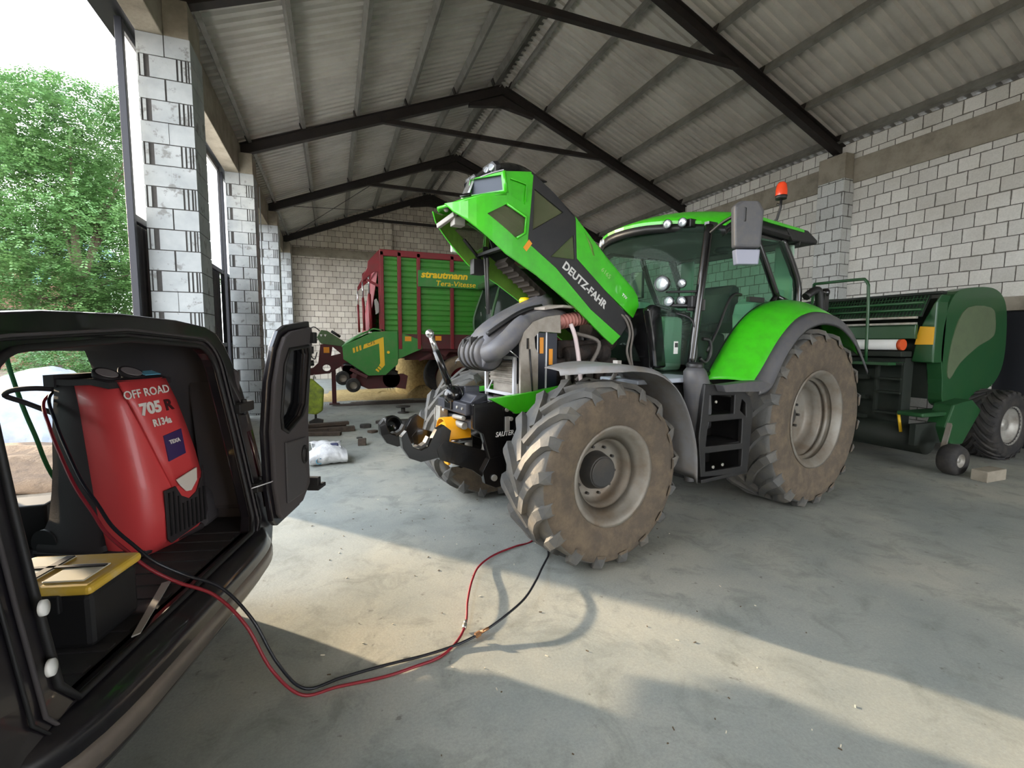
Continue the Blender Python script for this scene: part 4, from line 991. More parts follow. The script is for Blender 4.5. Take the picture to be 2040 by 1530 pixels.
for s in (1, -1):   # wheel arches inside
    MB().prism([(-.95, .55), (-.95, .75), (-.82, .86), (-.45, .86), (-.30, .75), (-.28, .55)], (0, YC + s * .84, 0), (1, 0, 0), (0, 0, 1), -.09, .09).build('wheel_arch', M['van_in'], VN, bevel=.03)
    MB().prism([(-.12, .62), (-.12, 1.5), (-.30, 1.62), (-.42, 1.5), (-.36, .62)], (0, YC + s * .90, 0), (1, 0, 0), (0, 0, 1), -.02, .02).build('side_lining', M['van_in'], VN, bevel=.02)
# sill plate, bumper
def bump_pts(x_out, hw): return [(x_out * (1 - (abs(t) ** 5) * .95) - (.16 * abs(t) ** 9), YC + hw * t) for t in [-1 + i / 12 for i in range(25)]]
def bumper(zs, name, m):
    g = []
    for z, xo, hw in zs: g.append([(x, y, z) for x, y in bump_pts(xo, hw)])
    return MB().sheet(g, .01, off=(-1, 0, 0)).build(name, m, VN)
bumper([(.27, .02, .93), (.29, .09, .97), (.36, .135, 1.01)], 'bumper', M['van'])
bumper([(.36, .137, 1.012), (.415, .137, 1.012), (.44, .128, 1.01)], 'bumper_strip', mat('bumper_strip', (92, 84, 78), .35, dirt=(120, 108, 96), damt=.5))
bumper([(.44, .128, 1.01), (.50, .09, 1.0), (.535, .02, .99)], 'bumper_step', M['van'])
MB().bb((-.2, YC - .85, .28), (-.02, YC + .8, .4)).bb((-2.6, YC - .85, .17), (-.42, YC + .93, .4)).build('underbody', M['van_seal'], VN)  # long lower box is unseen, shaped to block sun leaking under the van
for s in (1, -1):
    g = [[(vx(z, 0) + .012, YC + s * (w_ - .10), z), (vx(z, 0) + .018, YC + s * (w_ - .03), z), (vx(z, 0) - .03, YC + s * (w_ + .008), z), (vx(z, 0) - .10, YC + s * (w_ + .008), z)] for w_, z in ((1.0, .62), (1.0, .75), (.99, .95), (.98, 1.12))]
    MB().sheet(g, .01, off=(-1, 0, 0)).build('tail_lamp', mat('tail_lamp', (46, 18, 22), .2, coat=.5), VN)
    for z in (.78, 1.28):
        if s < 0: continue
        MB().cyl((vx(z, 0) + .03, YC + s * .88, z - .05), (vx(z, 0) + .03, YC + s * .88, z + .05), .016).bb((vx(z, 0), YC + s * .78, z - .03), (vx(z, 0) + .05, YC + s * .98, z + .03)).build('hinge', M['van_seal'], VN, bevel=.006)
# front of the van (mostly hidden)
MB().prism([(-2.7, .3), (-2.7, 1.05), (-3.3, .98), (-3.62, .80), (-3.68, .3)], (0, YC, 0), (1, 0, 0), (0, 0, 1), -.95, .95).build('front_end', M['van'], VN, bevel=.06, seg=3)
g = [[(-2.75, YC + .88 * t, 1.02) for t in (-1, -.5, 0, .5, 1)], [(-2.1, YC + .74 * t, 1.70) for t in (-1, -.5, 0, .5, 1)]]
MB().sheet(g, .005, off=(0, 0, 1)).build('windscreen', glassmat('van_glass', (190, 205, 200), .7), VN)
for s in (1, -1):
    MB().prism([(0, 0), (.46, 0), (.50, .12), (.12, .16), (.08, .58), (-.04, .78), (-.16, .74), (-.1, .4)], (-1.95, YC + s * .40, .55), (1, 0, 0), (0, 0, 1), -.24, .24).build('front_seat', M['van_in'], VN, bevel=.04, seg=3)
    for x in (-.62, -3.05):
        e = sub('wheel', VN, (x, YC + s * .84, .31))
        MB().lathe([(-.09, .19), (-.1, .28), (-.06, .31), (.06, .31), (.1, .28), (.09, .19)], (0, 0, 0), (0, 1, 0), 36).build('tyre', M['rubber_dark'], e)
        MB().lathe([(-.09, .19), (0, .19), (.08 * s, .195), (.06 * s, .12), (.05 * s, 0)], (0, 0, 0), (0, 1, 0), 28).build('rim', M['rim_silver'], e)
# roof lining things : grab lamps and a light
MB().bb((-.9, YC - .6, 1.735), (-.2, YC + .6, 1.75)).build('roof_lining', M['van_in'], VN)
# rear doors; w = distance from hinge, z = height; profile follows the body
KD = .90
DO = [(0.0, .52), (-.05, .74), (-.06, 1.12), (-.05, 1.44), (.0, 1.66), (.06, 1.76), (.16, 1.80), (.52, 1.84), (.54, 1.80), (.56, 1.1), (.56, .60), (.42, .50), (.05, .47)]
DO = [(a * KD, b) for a, b in DO]
DW = [(.08, 1.20), (.10, 1.12), (.18, 1.08), (.40, 1.16), (.47, 1.24), (.48, 1.60), (.44, 1.66), (.14, 1.64), (.09, 1.55)]
DW = [(a * KD, b) for a, b in DW]
def vandoor(s, ang, hy):
    d = sub('rear_door', VN, (.05, hy, 0)); d.rotation_euler = (0, 0, ang)
    bend = lambda a, b, t: V((a - 0, s * (t + .00) - s * (LEAN * max(0, b - .9)) * .35 + s * .05 * (abs(a) if a < 0 else 0), b))
    bend = lambda a, b, t: V((a, s * (t + .10 * max(0, b - 1.1) ** 1.2), b))
    MB().prism(DO, None or (0, 0, 0), (1, 0, 0), (0, 0, 1), -.04, .0, holes=[DW], fn=bend).build('outer_skin', M['van'], d, bevel=.01)
    I2 = [(.25 + (a - .25) * .90, 1.13 + (b - 1.13) * .94) for a, b in DO]
    MB().prism(I2, (0, 0, 0), (1, 0, 0), (0, 0, 1), 0, .035, holes=[DW], fn=bend).build('inner_skin', M['van_in'], d, bevel=.012)
    MB().prism([(a * KD, b) for a, b in [(.12, .60), (.40, .60), (.46, .70), (.41, .80), (.46, 1.0), (.12, 1.02)]], (0, 0, 0), (1, 0, 0), (0, 0, 1), .035, .05, fn=bend).build('door_card', mat('door_card', (64, 62, 64), .7), d, bevel=.008)
    MB().tube([bend(a, b, .038) for a, b in DW], .012, 8, closed=True).build('window_seal', M['van_seal'], d)
    MB().prism(DW, (0, 0, 0), (1, 0, 0), (0, 0, 1), -.02, -.014, fn=bend).build('window_glass', mat('tinted_glass', (14, 15, 18), .08, spec=.6), d)
    MB().tube([bend(.36 + .035 * cos(q), .88 + .06 * sin(q), .055) for q in [2 * pi * i / 14 for i in range(14)]], .010, 6, closed=True).build('pull_handle', M['van_seal'], d)
    MB().box(bend(.50, .62, .05), (.05, .09, .10)).box(bend(.52, .60, .10), (.09, .03, .03)).build('door_latch', M['van_seal'], d, bevel=.006)
    mb = MB().box(bend(.45, 1.72, .04), (.05, .05, .08)); mb.build('upper_latch', M['van_seal'], d, bevel=.006)
    return d
vandoor(-1, pi / 2 - radians(8), .20)
vandoor(1, -pi / 2 + radians(2), YC * 2 - .33)
# the check wire between body and open door
MB().tube([(.0, .02, .80), (.06, .16, .795), (.10, .42, .80)], .004, 5).build('door_check_wire', M['alu'], VN)
for c in ((.045, -1.448, .908, .024), (.045, -1.44, .715, .026)):
    MB().lathe([(0, 0), (0, c[3]), (.012, c[3] * .95), (.014, 0)], (c[0] - .03, c[1] + .0, c[2]), (1, .3, .1), 20).build('body_plug', M['white'], VN)

# ================================================================ the air-conditioning service machine
M['ac_red'] = mat('machine_red', (204, 66, 68), .42, coat=.15, bmp=.05, bscale=220)
M['ac_black'] = mat('machine_black', (38, 32, 34), .7, bmp=.12, bscale=200)
A = thing('service_machine', 'red and black air conditioning service machine standing in the back of the van', 'service machine', (.86, -4.41, .556), atan2(-.457, .89))
# local: +x out of the front, +y to its right side (far), front plane at x=0, left side at y=0
zs = [0, .06, .2, .35, .5, .65, .8, .93]
fx = [-.03, .0, .01, .0, -.03, -.06, -.09, -.125]       # front face
wr = [.41, .43, .435, .43, .42, .40, .375, .345]         # right edge
lx = [-.21, -.22, -.245, -.265, -.28, -.295, -.31, -.33]  # where the red ends on the left side
g = []
for z, f, w_, l in zip(zs, fx, wr, lx):
    row = [(l, -.005, z), (l + .06, -.005, z), (f - .13, -.005 + .0, z), (f - .06, .012, z), (f - .02, .045, z), (f - .002, .09, z), (f, .14, z), (f + .006, w_ * .55, z), (f + .002, w_ - .05, z), (f - .02, w_ - .01, z), (f - .07, w_, z), (f - .2, w_, z), (l - .0, w_, z)]
    g.append(row)
MB().sheet(g, .012, off=(-.5, .3, 0)).build('red_shell', M['ac_red'], A)
# raised front plate with the lettering
MB().sheet([[(f - .0 + .012, .03 + (.30 - .03) * k_ * (1 - z / .93 * 1.0) * .8 + (w_ - .03 - .03 - .27 * k_ * (1 - z / .93) * .8) * t, z) for t in (0, .25, .5, .75, 1)] for z, f, w_, k_ in ((.33, .0, .43, 1.12), (.5, -.03, .42, 1.1), (.65, -.06, .40, 1.1), (.8, -.09, .375, 1.1), (.925, -.122, .345, 1.1))], .01, off=(-1, 0, 0)).build('front_plate', M['ac_red'], A)
fr = lambda a, b, t: V(((.0 if b < .35 else -(b - .35) * .215) + .014 + t, a, b))
MB().prism([(.125, .33), (.20, .335), (.235, .27), (.29, .235), (.345, .26), (.385, .33), (.415, .40), (.42, .12), (.40, .075), (.15, .03), (.13, .06)], None or (0, 0, 0), (0, 1, 0), (0, 0, 1), -.004, .006, fn=fr).build('vent_frame', M['ac_black'], A, bevel=.003)
for i in range(9):
    y = .150 + .03 * i; ztop = .325 if y < .2 else (.24 if .235 < y < .345 else .29)
    MB().box(fr(y, (.06 + ztop) / 2, .009), (.008, .010, ztop - .085)).build('vent_slat', M['van_seal'], A)
MB().prism([(.205, .37), (.36, .40), (.345, .33), (.30, .28), (.265, .285), (.225, .33)], None or (0, 0, 0), (0, 1, 0), (0, 0, 1), .002, .012, fn=fr).build('badge_shield', mat('badge_cream', (210, 200, 190), .4), A, bevel=.004)
MB().prism([(.195, .475), (.315, .495), (.325, .635), (.20, .615)], None or (0, 0, 0), (0, 1, 0), (0, 0, 1), .0, .0065, fn=fr).build('badge_panel', mat('badge_purple', (58, 42, 88), .4), A)
tux = V((0, 1, .05)); tuy = V((-.21, -.04, .97))
def mtext(body, y, z, size, m, sx, **k):
    p = fr(y, z, .0085); return text('lettering', body, size, m, A, p, tux, tuy, sx=sx, **k)
wl = mat('letter_offwhite', (222, 214, 208), .5)
mtext('OFF ROAD', .030, .835, .062, wl, .92, bold=.0008)
mtext('705', .10, .745, .085, wl, 1.02, bold=.004)
mtext('R', .255, .75, .085, mat('letter_dark', (60, 22, 26), .5), 1.0, bold=.003)
mtext('R134a', .155, .675, .054, wl, .85, bold=.002)
mtext('TEXA', .225, .565, .03, wl, .95, bold=.001)
# black body behind the shell
g = []
for z, l, b in zip(zs, lx, [-.60, -.60, -.55, -.52, -.50, -.49, -.47, -.45]):
    yo = .0 if z > .1 else -.03
    g.append([(l + .02, .008 + yo * 0, z), (l - .0, -.008 + yo, z), (b + .02, -.008 + yo, z), (b, .02, z), (b, .42, z), (b + .02, .44, z), (l, .44, z)])
MB().sheet(g, .01, off=(0, .3, 0)).build('black_body', M['ac_black'], A)
MB().prism([(-.62, -.04), (-.16, -.04), (-.03, .04), (0, .42), (-.62, .46)], (0, 0, 0), (1, 0, 0), (0, 1, 0), .0, .045).build('base', M['ac_black'], A, bevel=.02)
g = [[(x, y, .925 + .02 * sin(pi * t)) for y in (-.015, .1, .2, .30, .36)] for x, t in ((-.12, 0), (-.22, .4), (-.35, .8), (-.47, .6))]
MB().sheet(g, .03, off=(0, 0, -1)).bb((-.48, -.02, .90), (-.42, .36, .96)).build('top_panel', M['ac_black'], A)
for y in (.08, .22):
    o = MB().lathe([(0, 0), (0, .055), (.025, .062), (.035, .055), (.03, .048)], (-.24, y, .94), (.5, .0, .86), 28).build('pressure_gauge', M['ac_black'], A)
    MB().cyl((-.24 + .014, y, .94 + .026), (-.24 + .016, y, .94 + .030), .047, n=28).build('dial', mat('dial', (150, 140, 138), .3), o)
MB().box((-.20, .30, .955), (.06, .10, .004), Matrix.Rotation(.3, 3, 'Y')).build('control_display', mat('display_blue', (120, 190, 214), .3), A)
MB().tube(smooth([(-.46, .04, .88), (-.55, .0, .89), (-.66, -.02, .88), (-.72, -.01, .85), (-.66, .03, .81), (-.50, .06, .74)], 4), .013, 8).build('push_handle', M['ac_black'], A)
for s in (0, 1):
    MB().cyl((-.54, -.035 + .49 * s, .075), (-.54, .0 + .45 * s, .075), .075, n=24).build('wheel', M['van_seal'], A)
# ================================================================ tool box
TB = thing('toolbox', 'black tool box with a dirty yellow lid inside the van beside the red machine', 'toolbox', (.79, -5.01, .557), VA)
MB().bb((-.19, -.13, 0), (.19, .13, .21)).build('box_body', M['van_seal'], TB, bevel=.02)
M['lid'] = mat('lid_yellow', (206, 168, 60), .5, dirt=(196, 186, 160), damt=.8, dscale=6)
MB().bb((-.205, -.145, .21), (.205, .145, .25)).build('lid', M['lid'], TB, bevel=.018, seg=3)
MB().bb((-.17, -.11, .251), (-.02, .11, .257)).bb((.02, -.11, .251), (.16, .03, .257)).pieces('lid_tray', mat('lid_clear', (206, 200, 182), .35), TB, bevel=.003)
MB().bb((-.1, -.15, .15), (.1, -.13, .22)).build('box_latch', M['van_seal'], TB, bevel=.004)
MB().bb((-.17, -.005, .257), (.16, .012, .262)).bb((-.05, -.10, .257), (-.02, .10, .262)).build('lid_groove', M['van_seal'], TB)
# things in the load bay
tag(MB().tube(smooth([(.06, -3.72, 1.63), (.07, -3.75, 1.56), (.15, -3.82, 1.32), (.20, -3.83, 1.14), (.25, -3.82, .92), (.34, -3.74, .62)], 6), .012, 6).build('tie_cord', mat('cord_green', (44, 120, 66), .6)), 'dark green cord stretched steeply inside the van behind the red machine', 'cord')
tag(MB().bb((-.14, -.10, 0), (.14, .10, .24)).build('crate', M['van_seal'], None, bevel=.01), 'low black crate on the van floor behind the red machine', 'crate').location = (.17, -3.93, .557)
o = MB().prism([(0, 0), (.42, .10), (.44, .07), (.02, -.02)], (0, 0, 0), (1, 0, 0), (0, 1, 0), 0, .006).build('metal_strip', M['hose_grey'])
tag(o, 'thin grey metal strip lying on the van floor in front of the tool box', 'metal strip'); o.location = (1.12, -5.03, .557); o.rotation_euler = (0, 0, radians(55)); o.location = (1.05, -5.16, .561); o.rotation_euler = (0, 0, radians(80))
# ================================================================ refrigerant hoses
def hose(name, pts, m, label, r=.0075):
    h = MB().tube(smooth(pts, 8), r, 10).build(name, m)
    return tag(h, label, 'hose', 'refrigerant hoses')
M['hose_red'] = mat('hose_red', (128, 28, 40), .45); M['hose_black'] = mat('hose_black', (22, 24, 32), .4)
start = [(.45, -4.13, 1.44), (.42, -4.21, 1.38), (.51, -4.38, 1.28), (.60, -4.52, 1.18), (.71, -4.67, 1.05), (.79, -4.74, .95), (.86, -4.80, .86), (.95, -4.85, .78), (1.03, -4.87, .70)]
hr = hose('refrigerant_hose', start + [(1.13, -4.87, .62), (1.27, -4.90, .55), (1.40, -4.97, .42), (1.50, -5.0, .2), (1.62, -4.97, .02), (1.78, -4.96, .010), (2.0, -4.97, .010), (2.16, -4.95, .010), (2.30, -4.92, .010), (2.42, -4.82, .012), (2.50, -4.70, .03), (2.56, -4.52, .05), (2.66, -4.28, .05), (2.78, -4.06, .03), (2.96, -3.89, .012), (3.18, -3.80, .010), (3.36, -3.74, .010), (3.6, -3.6, .15)], M['hose_red'], 'dark red hose running from the red machine over the floor to the tractor')
hb = hose('refrigerant_hose', [(p[0] + .015, p[1] + .02, p[2] + .02) for p in start] + [(1.15, -4.83, .63), (1.29, -4.86, .56), (1.42, -4.93, .42), (1.52, -4.96, .2), (1.63, -4.93, .02), (1.80, -4.90, .010), (2.0, -4.885, .010), (2.23, -4.88, .010), (2.42, -4.86, .016), (2.58, -4.83, .04), (2.74, -4.77, .07), (2.90, -4.66, .08), (3.05, -4.49, .08), (3.17, -4.32, .06), (3.28, -4.16, .03), (3.36, -4.04, .012), (3.42, -3.9, .01), (3.5, -3.7, .1)], M['hose_black'], 'black hose running from the red machine over the floor to the tractor')
MB().cyl((2.475, -4.745, .02), (2.49, -4.715, .028), .014, n=8).cyl((2.49, -4.715, .028), (2.50, -4.69, .032), .010, n=8).build('coupling', M['bolt'], hr)
mb = MB().cyl((2.515, -4.845, .03), (2.545, -4.838, .036), .016, n=6, sm=False).cyl((2.545, -4.838, .036), (2.60, -4.825, .045), .009, n=8)
mb.build('coupling', mat('brass', (200, 150, 110), .3, .8), hb)
# ================================================================ forage wagon
M['wred'] = mat('wagon_red', (124, 24, 34), .5, dirt=(96, 50, 44), damt=.5, dscale=5)
M['wgreen'] = mat('wagon_green', (56, 132, 40), .5, dirt=(84, 128, 60), damt=.5, dscale=5)
M['wgreen2'] = mat('wagon_green_shield', (46, 124, 48), .45, dirt=(90, 120, 70), damt=.45, dscale=5)
M['wyellow'] = mat('wagon_yellow', (232, 186, 36), .5)
M['dkred'] = mat('dark_red_iron', (84, 28, 32), .6, dirt=(60, 44, 40), damt=.6)
W = thing('forage_wagon', 'green and red forage wagon with yellow lettering parked at the back of the barn', 'wagon', (0, 0, 0))
PX, PZ = (1, 0, 0), (0, 0, 1)
# boarded sides: ribbed green panels, each rib really stands out
def ribs(x0, x1, z0, z1, y, s, n):
    g = []; h = (z1 - z0) / n
    for i in range(n):
        for dz, d in ((0, 0), (.02, -.022), (h * .8, -.022), (h * .92, 0)): g.append([(x0, y + s * (d + .022) * -1 + s * .0, z0 + i * h + dz), (x1, y + s * (d + .022) * -1, z0 + i * h + dz)])
    return g
bays = [(3.0, 3.36), (3.45, 3.84), (3.93, 4.70), (4.80, 5.75), (5.85, 6.8), (6.9, 7.85), (7.95, 8.9)]
for y, s in ((4.80, -1), (7.2, 1)):
    for a, b in bays:
        MB().sheet(ribs(a - .03, b + .03, 1.68, 3.86, y - s * .03, s, 16), .01, off=(0, -s, 0), sm=False).build('side_boards', M['wgreen'], W)
    for a in (2.98, 3.405, 3.885, 4.75, 5.80, 6.85, 7.9, 8.95):
        mb = MB().bb((a - .045, y - .05, 1.50), (a + .045, y + .03, 3.90))
        mb.build('side_post', M['wred'], W, bevel=.008)
    mb = MB().bb((2.93, y - .05, 3.79), (9.0, y + .04, 3.95)); mb.build('top_rail', M['wred'], W, bevel=.02)
    MB().bb((3.4, y - .02, 1.50), (9.0, y + .06, 1.88)).build('bottom_rail', M['dkred'], W, bevel=.01)
MB().bb((3.0, 4.9, 1.45), (9.0, 7.1, 1.55)).bb((3.6, 5.3, 1.2), (9.0, 5.45, 1.46)).bb((3.6, 6.6, 1.2), (9.0, 6.75, 1.46)).build('chassis', M['dkred'], W)
MB().bb((8.95, 4.8, 1.5), (9.02, 7.2, 3.9)).build('tailgate', M['wred'], W)
# front bulkhead leaning forward with ribs
g = [[(2.95 - .32 * (1 - (z - 1.9) / 1.9) , y + (.015 if k % 2 else 0) * 0, z) for z in (1.9, 2.5, 3.1, 3.6, 3.85)] for k, y in enumerate([4.85 + .13 * i for i in range(19)])]
g = [[(p[0] - (.02 if k % 2 else 0), p[1], p[2]) for p in row] for k, row in enumerate(g)]
MB().sheet(g, .012, off=(1, 0, 0), sm=False).build('front_wall', mat('front_red', (150, 44, 56), .6, dirt=(170, 90, 92), damt=.5), W)
for y in (4.83, 7.17):
    MB().prism([(2.98, 3.93), (2.90, 3.93), (2.66, 3.62), (2.64, 3.45), (2.53, 3.24), (2.50, 3.14), (2.58, 3.2), (2.86, 3.42), (2.95, 3.2), (2.95, 1.9), (2.86, 1.9), (2.62, 2.9)] and [(2.98, 3.93), (2.92, 3.93), (2.66, 3.64), (2.64, 3.47), (2.52, 3.26), (2.52, 3.14), (2.60, 3.22), (2.80, 3.40), (2.90, 3.40), (2.90, 1.90), (2.98, 1.90)], (0, y, 0), PX, PZ, -.03, .03).build('front_frame', M['wred'], W, bevel=.008)
    MB().tube([(2.67, y, 3.45), (2.68, y, 2.85)], .022, 8).tube([(2.525, y + .03, 3.15), (2.53, y + .03, 2.75)], .018, 8).build('cylinder_rod', M['chrome'], W)
    MB().tube([(2.68, y, 2.85), (2.71, y, 2.0)], .04, 10).tube([(2.53, y + .03, 2.75), (2.55, y + .03, 1.95)], .032, 10).build('lift_cylinder', M['wred'], W)
MB().beam((2.7, 4.83, 3.5), (2.7, 7.17, 3.5), .08, .08).beam((2.62, 4.83, 3.2), (2.92, 4.83, 3.05), .05, .06).build('front_cross_bar', M['wred'], W)
MB().prism([(2.82, 2.35), (2.90, 2.4), (2.90, 2.62), (2.84, 2.75), (2.79, 2.7)], (0, 4.78, 0), PX, PZ, -.02, .03).build('front_hatch', M['hose_grey'], W, bevel=.01)
# cutting unit shield
for y, s in ((4.72, 1), (7.28, -1)):
    MB().prism([(2.02, 1.57), (2.77, 1.93), (3.02, 1.94), (3.34, 1.96), (3.35, 1.3), (3.33, 1.12), (3.03, .85), (2.61, .84), (2.04, 1.25)], (0, y, 0), PX, PZ, -.05 if s < 0 else -.05, .0).build('side_shield', M['wgreen2'], W, bevel=.015)
    MB().prism([(3.34, 1.94), (3.9, 1.74), (3.96, 1.51), (3.34, 1.24)], (0, y + .04 * s, 0), PX, PZ, -.04, .0).build('side_shield', M['wgreen2'], W, bevel=.008)
MB().sheet([[(2.02, 4.75, 1.57), (2.02, 7.25, 1.57)], [(2.35, 4.75, 1.80), (2.35, 7.25, 1.80)], [(2.75, 4.75, 2.02), (2.75, 7.25, 2.02)], [(3.0, 4.75, 1.98), (3.0, 7.25, 1.98)]], .03).build('hood_cover', M['wgreen2'], W)
MB().bb((2.3, 4.85, .95), (3.3, 7.15, 1.6)).build('rotor_housing', M['black_pl'], W, bevel=.05)
yw = 4.7185
def flat(name, poly, m, y=yw, par=W): return MB().prism(poly, (0, y, 0), PX, PZ, 0, .004).build(name, m, par)
flat('stripe', [(2.50, 1.50), (2.52, 1.61), (2.99, 1.80), (3.01, 1.10), (2.94, 1.02), (2.87, 1.09), (2.90, 1.15), (2.88, 1.64)], M['wyellow'])
for i in range(3):
    x = 2.27 + .075 * i; flat('stripe', [(x, 1.40 + .03 * i), (x + .045, 1.42 + .03 * i), (x + .03, 1.54 + .03 * i), (x - .015, 1.52 + .03 * i)], M['wyellow'])
for i in range(2): flat('stripe', [(2.86 - .05 * i, 1.07 - .05 * i), (2.93 - .05 * i, 1.01 - .05 * i), (2.90 - .05 * i, .975 - .05 * i), (2.83 - .05 * i, 1.035 - .05 * i)], M['wyellow'])
text('lettering', 'CFS', .10, mat('letter_darkgreen', (24, 60, 26), .5), W, (2.60, yw - .007, 1.575), (1, 0, .33), (-.33, 0, 1), sx=1.2, shear=.2)
MB().cyl((3.1, yw + .02, 1.42), (3.1, yw - .01, 1.42), .035).build('shield_knob', M['wyellow'], W)
for p in ((3.60, 1.76), (4.38, 1.78)): flat('warning_sticker', [(p[0] - .08, p[1] - .06), (p[0] + .08, p[1] - .06), (p[0] + .08, p[1] + .06), (p[0] - .08, p[1] + .06)], M['orange'], 4.7585 if p[0] < 4 else 4.7785)
b = MB().bb((3.86, 4.70, 3.08), (6.6, 4.735, 3.49)); b.build('name_board', M['wgreen2'], W, bevel=.006)
ly = mat('letter_yellow', (236, 196, 24), .5)
text('lettering', 'strautmann', .235, ly, W, (3.93, 4.698, 3.315), (1, 0, 0), (0, 0, 1), sx=1.13, bold=.009, shear=.18, spacing=1.0)
text('lettering', 'Tera-Vitesse', .19, ly, W, (4.30, 4.698, 3.12), (1, 0, 0), (0, 0, 1), sx=1.1, bold=.0015, shear=.15)
# pick-up
mb = MB().prism([(1.98, 1.09), (2.3, 1.1), (2.5, .82), (3.5, .86), (3.62, .80), (3.56, .45), (3.3, .50), (2.62, .48), (2.38, .60), (2.05, .85)], (0, 5.0, 0), PX, PZ, -.06, 0)
mb.prism([(1.98, 1.09), (2.3, 1.1), (2.5, .82), (3.5, .86), (3.62, .80), (3.56, .45), (3.3, .50), (2.62, .48), (2.38, .60), (2.05, .85)], (0, 7.0, 0), PX, PZ, 0, .06); mb.pieces('pickup_frame', M['dkred'], W, bevel=.015)
MB().cyl((3.2, 5.0, .72), (3.2, 7.0, .72), .22, n=24).cyl((2.15, 5.0, .98), (2.15, 7.0, .98), .14, n=20).build('pickup_reel', M['black_pl'], W)
mb = MB()
for i in range(16):
    for k in range(3):
        a = k * 2.1 + i * .3; y = 5.05 + .12 * i; mb.tube([(3.2 + .2 * cos(a), y, .72 + .2 * sin(a)), (3.2 + .3 * cos(a + .2), y, .72 + .3 * sin(a + .2))], .006, 4)
o = mb.build('pickup_tines', M['galv'], W); o['kind'] = 'stuff'
for x, z, y in ((2.25, .62, 4.68), (2.02, .78, 4.95)):
    e = sub('gauge_wheel', W, (x, y, z))
    MB().lathe([(-.07, .09), (-.08, .15), (-.04, .175), (.04, .175), (.08, .15), (.07, .09)], (0, 0, 0), (0, 1, 0), 24).build('tyre', M['rubber_dark'], e)
    MB().lathe([(-.07, .09), (-.03, .06), (-.05, 0)], (0, 0, 0), (0, 1, 0), 24).build('rim', M['rim_grey'], e)
MB().beam((2.3, 4.76, .9), (2.25, 4.76, .62), .06, .1).beam((2.2, 4.9, 1.0), (2.6, 4.8, .8), .08, .08).build('wheel_arm', M['dkred'], W, bevel=.01)
# drawbar, stand, hydraulics
mb = MB().prism([(.75, .92), (1.30, .98), (1.44, 1.12), (1.50, 1.60), (1.9, 1.66), (2.3, 1.5), (2.4, 1.2), (1.97, 1.0), (1.71, .84), (1.31, .80), (.75, .72)], (0, 6.08, 0), PX, PZ, 0, .16, holes=[[(1.64 + .10 * cos(a), .98 + .09 * sin(a)) for a in [2 * pi * i / 14 for i in range(14)]], [(1.76, 1.30), (2.0, 1.36), (1.8, 1.54)]])
mb.build('drawbar', M['dkred'], W, bevel=.015)
MB().prism([(1.42, 1.78), (1.53, 1.98), (1.68, 1.96), (2.12, 1.66), (2.02, 1.55), (1.52, 1.62)], (0, 6.1, 0), PX, PZ, 0, .2, holes=[]).build('drawbar_hood', mat('hood_dull_green', (84, 112, 72), .6, dirt=(70, 84, 60), damt=.5), W, bevel=.02)
for x in (1.53, 1.63): MB().prism([(x - .03, 1.86), (x + .03, 1.86), (x, 1.80)], (0, 5.895, 0), PX, PZ, -.006, .006).build('hood_mark', M['white'], W)
MB().cyl((1.78, 5.94, 1.95), (2.0, 5.94, 1.80), .035).build('manual_tube', M['black_pl'], W)
MB().bb((1.755, 5.95, .03), (1.865, 6.07, 1.0)).bb((1.68, 5.88, .0), (1.94, 6.14, .03)).build('parking_stand', M['dkred'], W, bevel=.008)
MB().cyl((.7, 5.88, 1.08), (1.05, 5.88, 1.10), .03).cyl((1.02, 5.88, 1.10), (1.34, 5.88, 1.12), .075).build('drawbar_accumulator', M['black_pl'], W, bevel=.01)
MB().bb((1.2, 5.88, 1.36), (1.34, 5.98, 1.55)).build('valve_block', M['black_pl'], W, bevel=.01)
for pts in ([(1.5, 5.95, 1.95), (1.35, 5.9, 2.05), (1.15, 5.9, 1.9), (.8, 5.9, 1.62)], [(1.45, 5.9, 1.72), (1.2, 5.9, 1.70), (.9, 5.9, 1.76), (.7, 5.9, 1.78)], [(1.3, 5.9, 1.45), (1.28, 5.88, 1.3), (1.36, 5.88, 1.22), (1.42, 5.9, 1.4)], [(1.24, 5.9, 1.4), (1.1, 5.88, 1.15), (.9, 5.88, 1.1)]):
    MB().tube(smooth(pts, 5), .014, 6).build('hydraulic_line', M['black_pl'], W)
MB().bb((1.58, 5.90, 1.38), (1.72, 5.919, 1.53)).build('warning_sticker', M['orange'], W)
for x in (5.05, 6.5):
    for y in (5.05, 6.95):
        e = sub('wheel', W, (x, y, .66)); s = -1 if y < 6 else 1
        MB().lathe([(-.24, .36), (-.27, .5), (-.22, .63), (-.1, .66), (.1, .66), (.22, .63), (.27, .5), (.24, .36)], (0, 0, 0), (0, 1, 0), 40).build('tyre', mat('tyre_tan', (112, 96, 76), .9, dirt=(70, 62, 54), damt=.7) if x < 6 and y < 6 else M['rubber_dark'], e)
        MB().lathe([(s * .24, .36), (s * .1, .33), (s * .1, .12), (s * .18, .1), (s * .18, 0)], (0, 0, 0), (0, 1, 0), 28).build('rim', M['wred'], e)
    MB().beam((x, 5.05, .66), (x, 6.95, .66), .12, .12).beam((x, 5.4, .7), (x - .3, 5.4, 1.3), .1, .1).build('axle', M['dkred'], W)
MB().prism([(4.0, 1.5), (4.3, 1.5), (4.6, 1.3), (4.7, 1.42), (5.6, 1.42), (5.7, 1.3), (6.0, 1.5)], (0, 4.95, 0), PX, PZ, -.03, .03).beam((4.2, 4.95, 1.35), (3.9, 4.95, 1.2), .06, .06).build('wheel_arch', M['dkred'], W)

